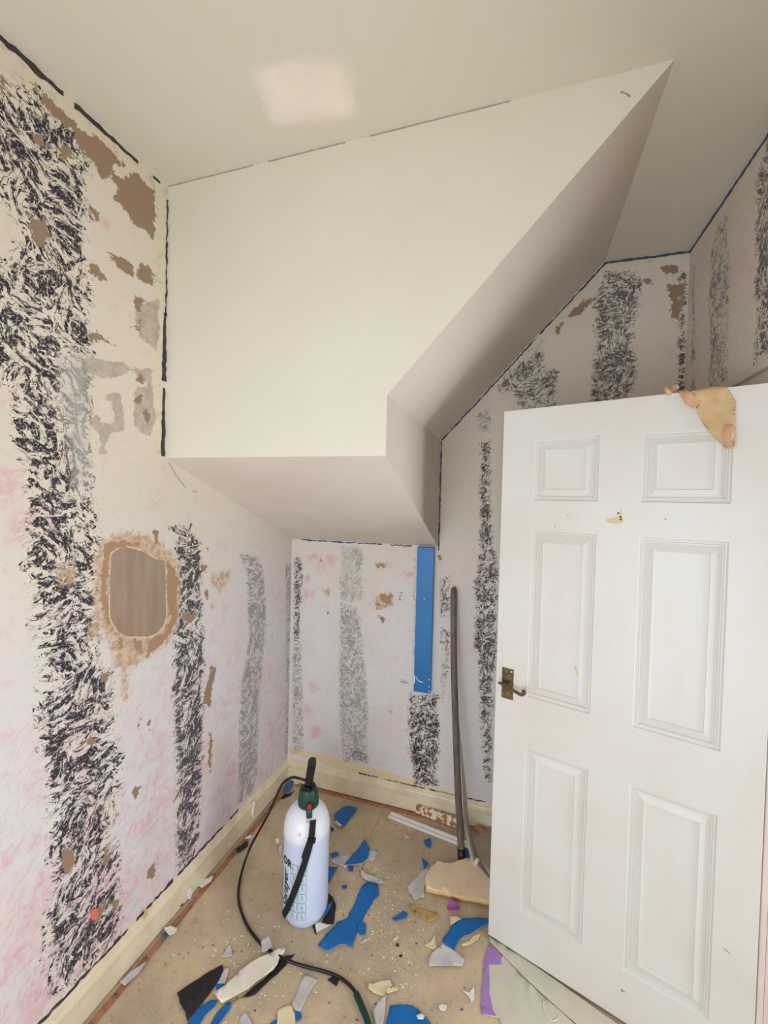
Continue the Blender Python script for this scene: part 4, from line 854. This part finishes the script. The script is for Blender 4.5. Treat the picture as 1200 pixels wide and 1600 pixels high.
# ---------------------------------------------------------------- wooden pole
bm = bmesh.new()
pb = Vector((1.055, -.250, .016)); pt = Vector((.950, -.020, 1.222)); mid = (pb+pt)/2+Vector((-.010, -.004, 0))
path = smooth_path([pb, pb.lerp(mid, .5)+Vector((-.003, 0, 0)), mid, mid.lerp(pt, .5)+Vector((-.004, 0, 0)), pt], 10)
tube(bm, path, lambda t: .0165-.001*t if t < .985 else .0165*max(.35, 1-((t-.985)/.015)**2*.6), 20)
pole = tag(mesh('wooden_pole', bm, [M['pole']]), 'weathered grey wooden pole leaning upright against the back wall', 'pole')
bm = bmesh.new(); tube(bm, [pb-(path[1]-pb).normalized()*.014, pb+(path[1]-pb).normalized()*.045], .0185, 20)
mesh('ferrule', bm, [M['plastic_black']], pole)

# ---------------------------------------------------------------- pressure sprayer
BX, BY, BR = .487, -.690, .090
spr = empty('pressure_sprayer', (BX, BY, 0))
tag(spr, 'white plastic pressure sprayer bottle with dark green cap, standing on the floor', 'sprayer')
bm = bmesh.new()
prof = [(.03, .0125), (.07, .0105), (.081, .012), (.086, .018), (.0885, .03), (.089, .06), (.089, .2), (.0893, .30), (.0905, .325), (.091, .345), (.0895, .365), (.085, .385), (.077, .403), (.066, .418), (.052, .430), (.036, .437), (.028, .440), (.027, .46)]
lathe(bm, prof, (BX, BY), 72)
for f in bm.faces: f.smooth = True
bottle = mesh('bottle', bm, [M['bottle']], spr)
bm = bmesh.new(); lathe(bm, [(.030, .0015), (.074, .0015), (.078, .005), (.078, .013)], (BX, BY), 60)
mesh('foot_ring', bm, [M['bottle']], spr)
bm = bmesh.new()
lathe(bm, [(.028, .424), (.039, .424), (.041, .428), (.041, .462), (.0395, .474), (.037, .492), (.031, .501), (.012, .503)], (BX+.004, BY), 48, 0, (.423, .463, .94))
mesh('cap', bm, [M['green']], spr)
# pump shaft and handle (seen edge-on: a grip bar pointing away from the camera)
bm = bmesh.new(); tube(bm, [Vector((BX+.004, BY, .498)), Vector((BX+.005, BY, .530))], .013, 20)
box(bm, (BX-.014, BY-.022, .500), (BX+.022, BY+.022, .512), 0, .003)
mesh('pump_collar', bm, [M['plastic_black']], spr)
bm = bmesh.new(); q = smooth_path([(BX+.007, BY-.004, .520), (BX+.009, BY-.002, .548), (BX+.012, BY+.002, .580), (BX+.015, BY+.006, .606)], 6)
prev = None
for i, p in enumerate(q):
    t = i/(len(q)-1); w = .0155+.0015*t-(.004*max(0, t-.93)/.07); h = .011+.016*t; ca, sa = math.cos(.45), math.sin(.45)
    ring = []
    for k in range(20):
        a = 2*math.pi*k/20; x = math.copysign(abs(math.cos(a))**.5, math.cos(a))*w; y = math.copysign(abs(math.sin(a))**.5, math.sin(a))*h
        ring.append(bm.verts.new(p+Vector((x*ca-y*sa, x*sa+y*ca, 0))))
    if prev:
        for k in range(20): bm.faces.new((prev[k], prev[(k+1) % 20], ring[(k+1) % 20], ring[k]))
    else: bm.faces.new(ring)
    prev = ring
bm.faces.new(prev)
mesh('pump_handle', bm, [M['plastic_black']], spr, False)
# spout facing the camera with a red pressure valve
cd = Vector((.42, -.907, 0)).normalized(); cr_ = Vector((.907, .42, 0))
c0 = Vector((BX+.004, BY, .455))+cr_*.006
bm = bmesh.new(); tube(bm, [c0+cd*.030, c0+cd*.050+Vector((0, 0, -.012)), c0+cd*.058+Vector((0, 0, -.034))], lambda t: .0125-.001*t, 18)
mesh('valve_boss', bm, [M['green']], spr)
bm = bmesh.new(); tube(bm, [c0+cd*.040+Vector((0, 0, .004)), c0+cd*.056+Vector((0, 0, .004))], .0085, 18)
vb = mesh('relief_valve', bm, [M['red']], spr)
bm = bmesh.new(); tube(bm, [c0+cd*.055+Vector((0, 0, .004)), c0+cd*.059+Vector((0, 0, .004))], .0045, 14)
mesh('valve_pin', bm, [M['red']], vb)
def cyl(th, z, off=0.0, taper=True):
    r0 = BR if z < .36 else BR*max(.4, 1-((z-.36)/.085)**2*.6)
    return Vector((BX+(r0+off)*math.cos(th), BY+(r0+off)*math.sin(th), z))
def ribbon3(name, pts, w, mat, th, parent, sidef):
    bm = bmesh.new(); prev = None
    for i, p in enumerate(pts):
        t = (pts[min(i+1, len(pts)-1)]-pts[max(i-1, 0)]).normalized(); nrm = sidef(p); s = t.cross(nrm).normalized()
        ww = w(i/(len(pts)-1)) if callable(w) else w
        cur = [bm.verts.new(p-s*ww/2), bm.verts.new(p+s*ww/2), bm.verts.new(p+s*ww/2+nrm*th), bm.verts.new(p-s*ww/2+nrm*th)]
        if prev:
            for k in range(4): bm.faces.new((prev[k], prev[(k+1) % 4], cur[(k+1) % 4], cur[k]))
        else: bm.faces.new(cur)
        prev = cur
    bm.faces.new(prev); return mesh(name, bm, [mat], parent)
radial = lambda p: Vector((p.x-BX, p.y-BY, 0)).normalized()
sp_pts = [Vector(p) for p in [(0.548,-0.761,0.434),(0.547,-0.764,0.401),(0.544,-0.767,0.360),(0.534,-0.776,0.308),(0.518,-0.784,0.248),(0.495,-0.789,0.176),(0.469,-0.787,0.107),(0.438,-0.775,0.040)]]
strap = ribbon3('strap', smooth_path(sp_pts, 4), .024, M['web'], .002, spr, radial)
bk_ = [Vector(p) for p in [(0.547,-0.767,0.369),(0.544,-0.769,0.350)]]
ribbon3('strap_slider', bk_, .032, M['plastic_black'], .005, strap, radial)
bk_ = [Vector(p) for p in [(0.544,-0.771,0.356),(0.535,-0.777,0.326),(0.527,-0.782,0.296)]]
ribbon3('strap_tail', smooth_path(bk_, 3), .027, M['web'], .003, strap, radial)
lp_ = [c0+cd*.060+Vector((0, 0, -.030)), c0+cd*.072+Vector((0, 0, -.045)), sp_pts[0]+radial(sp_pts[0])*.001]
ribbon3('strap_loop', smooth_path(lp_, 4), .021, M['clear'], .0015, spr, radial)
# hose
hp_ = [Vector((BX-.004, BY+.006, .520))]+[Vector(p) for p in [(0.457,-0.694,0.530),(0.416,-0.692,0.525),(0.370,-0.683,0.485),(0.324,-0.659,0.400),(0.267,-0.623,0.290),(0.199,-0.591,0.170),(0.157,-0.594,0.085),(0.155,-0.641,0.030),(0.182,-0.704,0.008),(0.226,-0.760,0.006),(0.299,-0.818,0.006),(0.377,-0.858,0.006),(0.451,-0.879,0.007),(0.525,-0.898,0.022),(0.576,-0.889,0.012),(0.644,-0.877,0.006),(0.712,-0.875,0.006),(0.765,-0.889,0.007),(0.796,-0.909,0.010)]]
bm = bmesh.new(); tube(bm, smooth_path(hp_, 8), .0053, 12)
hose = mesh('hose', bm, [M['plastic_black']], spr, True)
gp = smooth_path([Vector(p) for p in [(0.790,-0.905,0.010),(0.818,-0.932,0.012),(0.849,-0.963,0.014),(0.884,-1.009,0.016),(0.915,-1.053,0.016)]], 16)
bm = bmesh.new(); tube(bm, gp, .0075, 14)
for i in range(2, len(gp)-1, 2):
    tube(bm, [gp[i]-(gp[i+1]-gp[i]).normalized()*.0012, gp[i]+(gp[i+1]-gp[i]).normalized()*.0012], .0098, 14)
mesh('hose_grip', bm, [M['green']], spr)
# printing on the bottle: word running up the side, block letters round the front, pictograms
VA = math.radians(-62.5)
def text_mesh(body, size, bold=0.0, shear=0.0):
    c = bpy.data.curves.new('lettering', 'FONT'); c.body = body; c.size = size; c.offset = bold; c.shear = shear; c.extrude = 0
    o = bpy.data.objects.new('lettering', c); COL.objects.link(o); bpy.context.view_layer.update()
    me = bpy.data.meshes.new_from_object(o.evaluated_get(bpy.context.evaluated_depsgraph_get()))
    bpy.data.objects.remove(o); return me
def wrap(name, me, mat, th0, zz0, vertical, parent, off=.0012):
    bm = bmesh.new(); bm.from_mesh(me)
    for v in bm.verts:
        x, y = v.co.x, v.co.y
        if vertical: v.co = cyl(th0-y/BR, zz0+x, off)
        else: v.co = cyl(th0+x/BR, zz0+y, off)
    me2 = bpy.data.meshes.new(name); bm.to_mesh(me2); bm.free(); return link(name, me2, [mat], parent)
wrap('lettering', text_mesh('Sprayer', .048, .0005, .3), M['ink'], VA-math.radians(50), .066, True, bottle)
wrap('lettering', text_mesh('OR', .038, .0012), M['ink'], VA-math.radians(72), .238, False, bottle)
def cpatch(name, tha, thb, za, zb, mat, off=.0009):
    bm = bmesh.new(); n = 5; a = [bm.verts.new(cyl(tha+(thb-tha)*i/n, za, off)) for i in range(n+1)]; b = [bm.verts.new(cyl(tha+(thb-tha)*i/n, zb, off)) for i in range(n+1)]
    for i in range(n): bm.faces.new((a[i], a[i+1], b[i+1], b[i]))
    return mesh(name, bm, [mat], bottle)
cpatch('printed_line', VA-math.radians(83), VA-math.radians(80), .04, .235, M['ink'])
dg = math.radians
rr_ = random.Random(4)
for row in range(6):
    za = .225-.036*row
    for cI in range(2):
        ta = VA-dg(40)+dg(22)*cI; tb = ta+dg(19)
        cpatch('pictogram', ta, tb, za, za+.030, M['inkline'], .0006)
        cpatch('pictogram', ta+dg(.9), tb-dg(.9), za+.0012, za+.0288, M['bottle'], .0008)
        t1 = ta+dg(3+rr_.uniform(0, 4)); cpatch('pictogram', t1, t1+dg(rr_.uniform(6, 9)), za+.004, za+.004+rr_.uniform(.010, .020), M['inklight'], .0010)
        cpatch('pictogram', t1+dg(1), t1+dg(3), za+.010, za+.024, M['inkline'], .0012)
cpatch('stain', VA-dg(20), VA-dg(16), .371, .380, M['tan'], .0012)

# ---------------------------------------------------------------- torn backing paper draped over the door
def drape(name, label, pts, mat, o0, parent=None, seed=2, over=True, th=.001):
    r = random.Random(seed); P = [Vector(p) for p in pts]; out = []
    for i in range(len(P)):
        a, b = P[i], P[(i+1) % len(P)]; n = max(1, int((b-a).length/.008))
        for k in range(n): out.append(a.lerp(b, k/n)+Vector((r.uniform(-.0008, .0008), r.uniform(-.0008, .0008))))
    bm = bmesh.new(); f = bm.faces.new([bm.verts.new((p.x, p.y, 0)) for p in out]); bmesh.ops.triangulate(bm, faces=[f], ngon_method='EAR_CLIP')
    for ax in (0, 1):
        lo = min(p[ax] for p in out); hi = max(p[ax] for p in out); c = lo+.01
        while c < hi:
            co = [0, 0, 0]; co[ax] = c; no = [0, 0, 0]; no[ax] = 1
            bmesh.ops.bisect_plane(bm, geom=bm.verts[:]+bm.edges[:]+bm.faces[:], plane_co=co, plane_no=no, dist=1e-5); c += .01
    ex = bmesh.ops.extrude_face_region(bm, geom=bm.faces[:]); nv = {g for g in ex['geom'] if isinstance(g, bmesh.types.BMVert)}
    TZ = GAP+DH
    for v in bm.verts:
        u, z = v.co.x, v.co.y; k = mn.noise(Vector((u*30, z*30, seed)))
        o = o0+.006*(k+.55)+max(0, (TZ-z-.06))*.10+(th if v in nv else 0)
        if z > TZ: v.co = d3(u, TZ+.003+.004*(k+.6)+(th if v in nv else 0), o0+(TZ-z)*1.2)
        else: v.co = d3(u, z, o)
    for f in bm.faces: f.smooth = True
    return mesh(name, bm, [mat], parent)
dp = drape('torn_paper', '', [(0.193,2.012),(0.182,2.013),(0.125,2.005),(0.118,1.979),(0.113,1.960),(0.098,1.950),(0.100,1.937),(0.107,1.908),(0.109,1.887),(0.100,1.878),(0.101,1.849),(0.096,1.819),(0.115,1.819),(0.121,1.842),(0.124,1.867),(0.131,1.889),(0.138,1.861),(0.148,1.860),(0.158,1.875),(0.165,1.903),(0.182,1.924),(0.184,1.938),(0.187,1.966),(0.183,1.992),(0.193,2.000)], M['tan'], .004, seed=2)
tag(dp, 'torn tan backing paper draped over the top edge of the white door', 'torn paper')
drape('paper_tail', '', [(0.235,2.012),(0.223,2.013),(0.216,1.998),(0.199,1.965),(0.191,1.947),(0.182,1.952),(0.176,1.957),(0.173,1.959),(0.176,1.951),(0.186,1.944),(0.184,1.938),(0.198,1.944),(0.211,1.958),(0.220,1.989),(0.233,1.999)], M['tanpink'], .006, dp, 3)
drape('paper_fold', '', [(0.125,1.880),(0.113,1.885),(0.101,1.878),(0.101,1.849),(0.096,1.819),(0.115,1.819),(0.121,1.842)], M['tanpink'], .013, dp, 4)
bm = bmesh.new(); TZ = GAP+DH
pp = [d3(u, TZ+.012+.009*math.sin(a), -.004+.010*math.cos(a)) for u, a in [(.232+.004*k, k*.9) for k in range(9)]]
tube(bm, smooth_path(pp, 3), lambda t: .004+.006*math.sin(math.pi*t), 8)
cs = mesh('paper_curl', bm, [M['tanpink']]); tag(cs, 'small pinkish curl of torn paper on top of the door', 'torn paper')
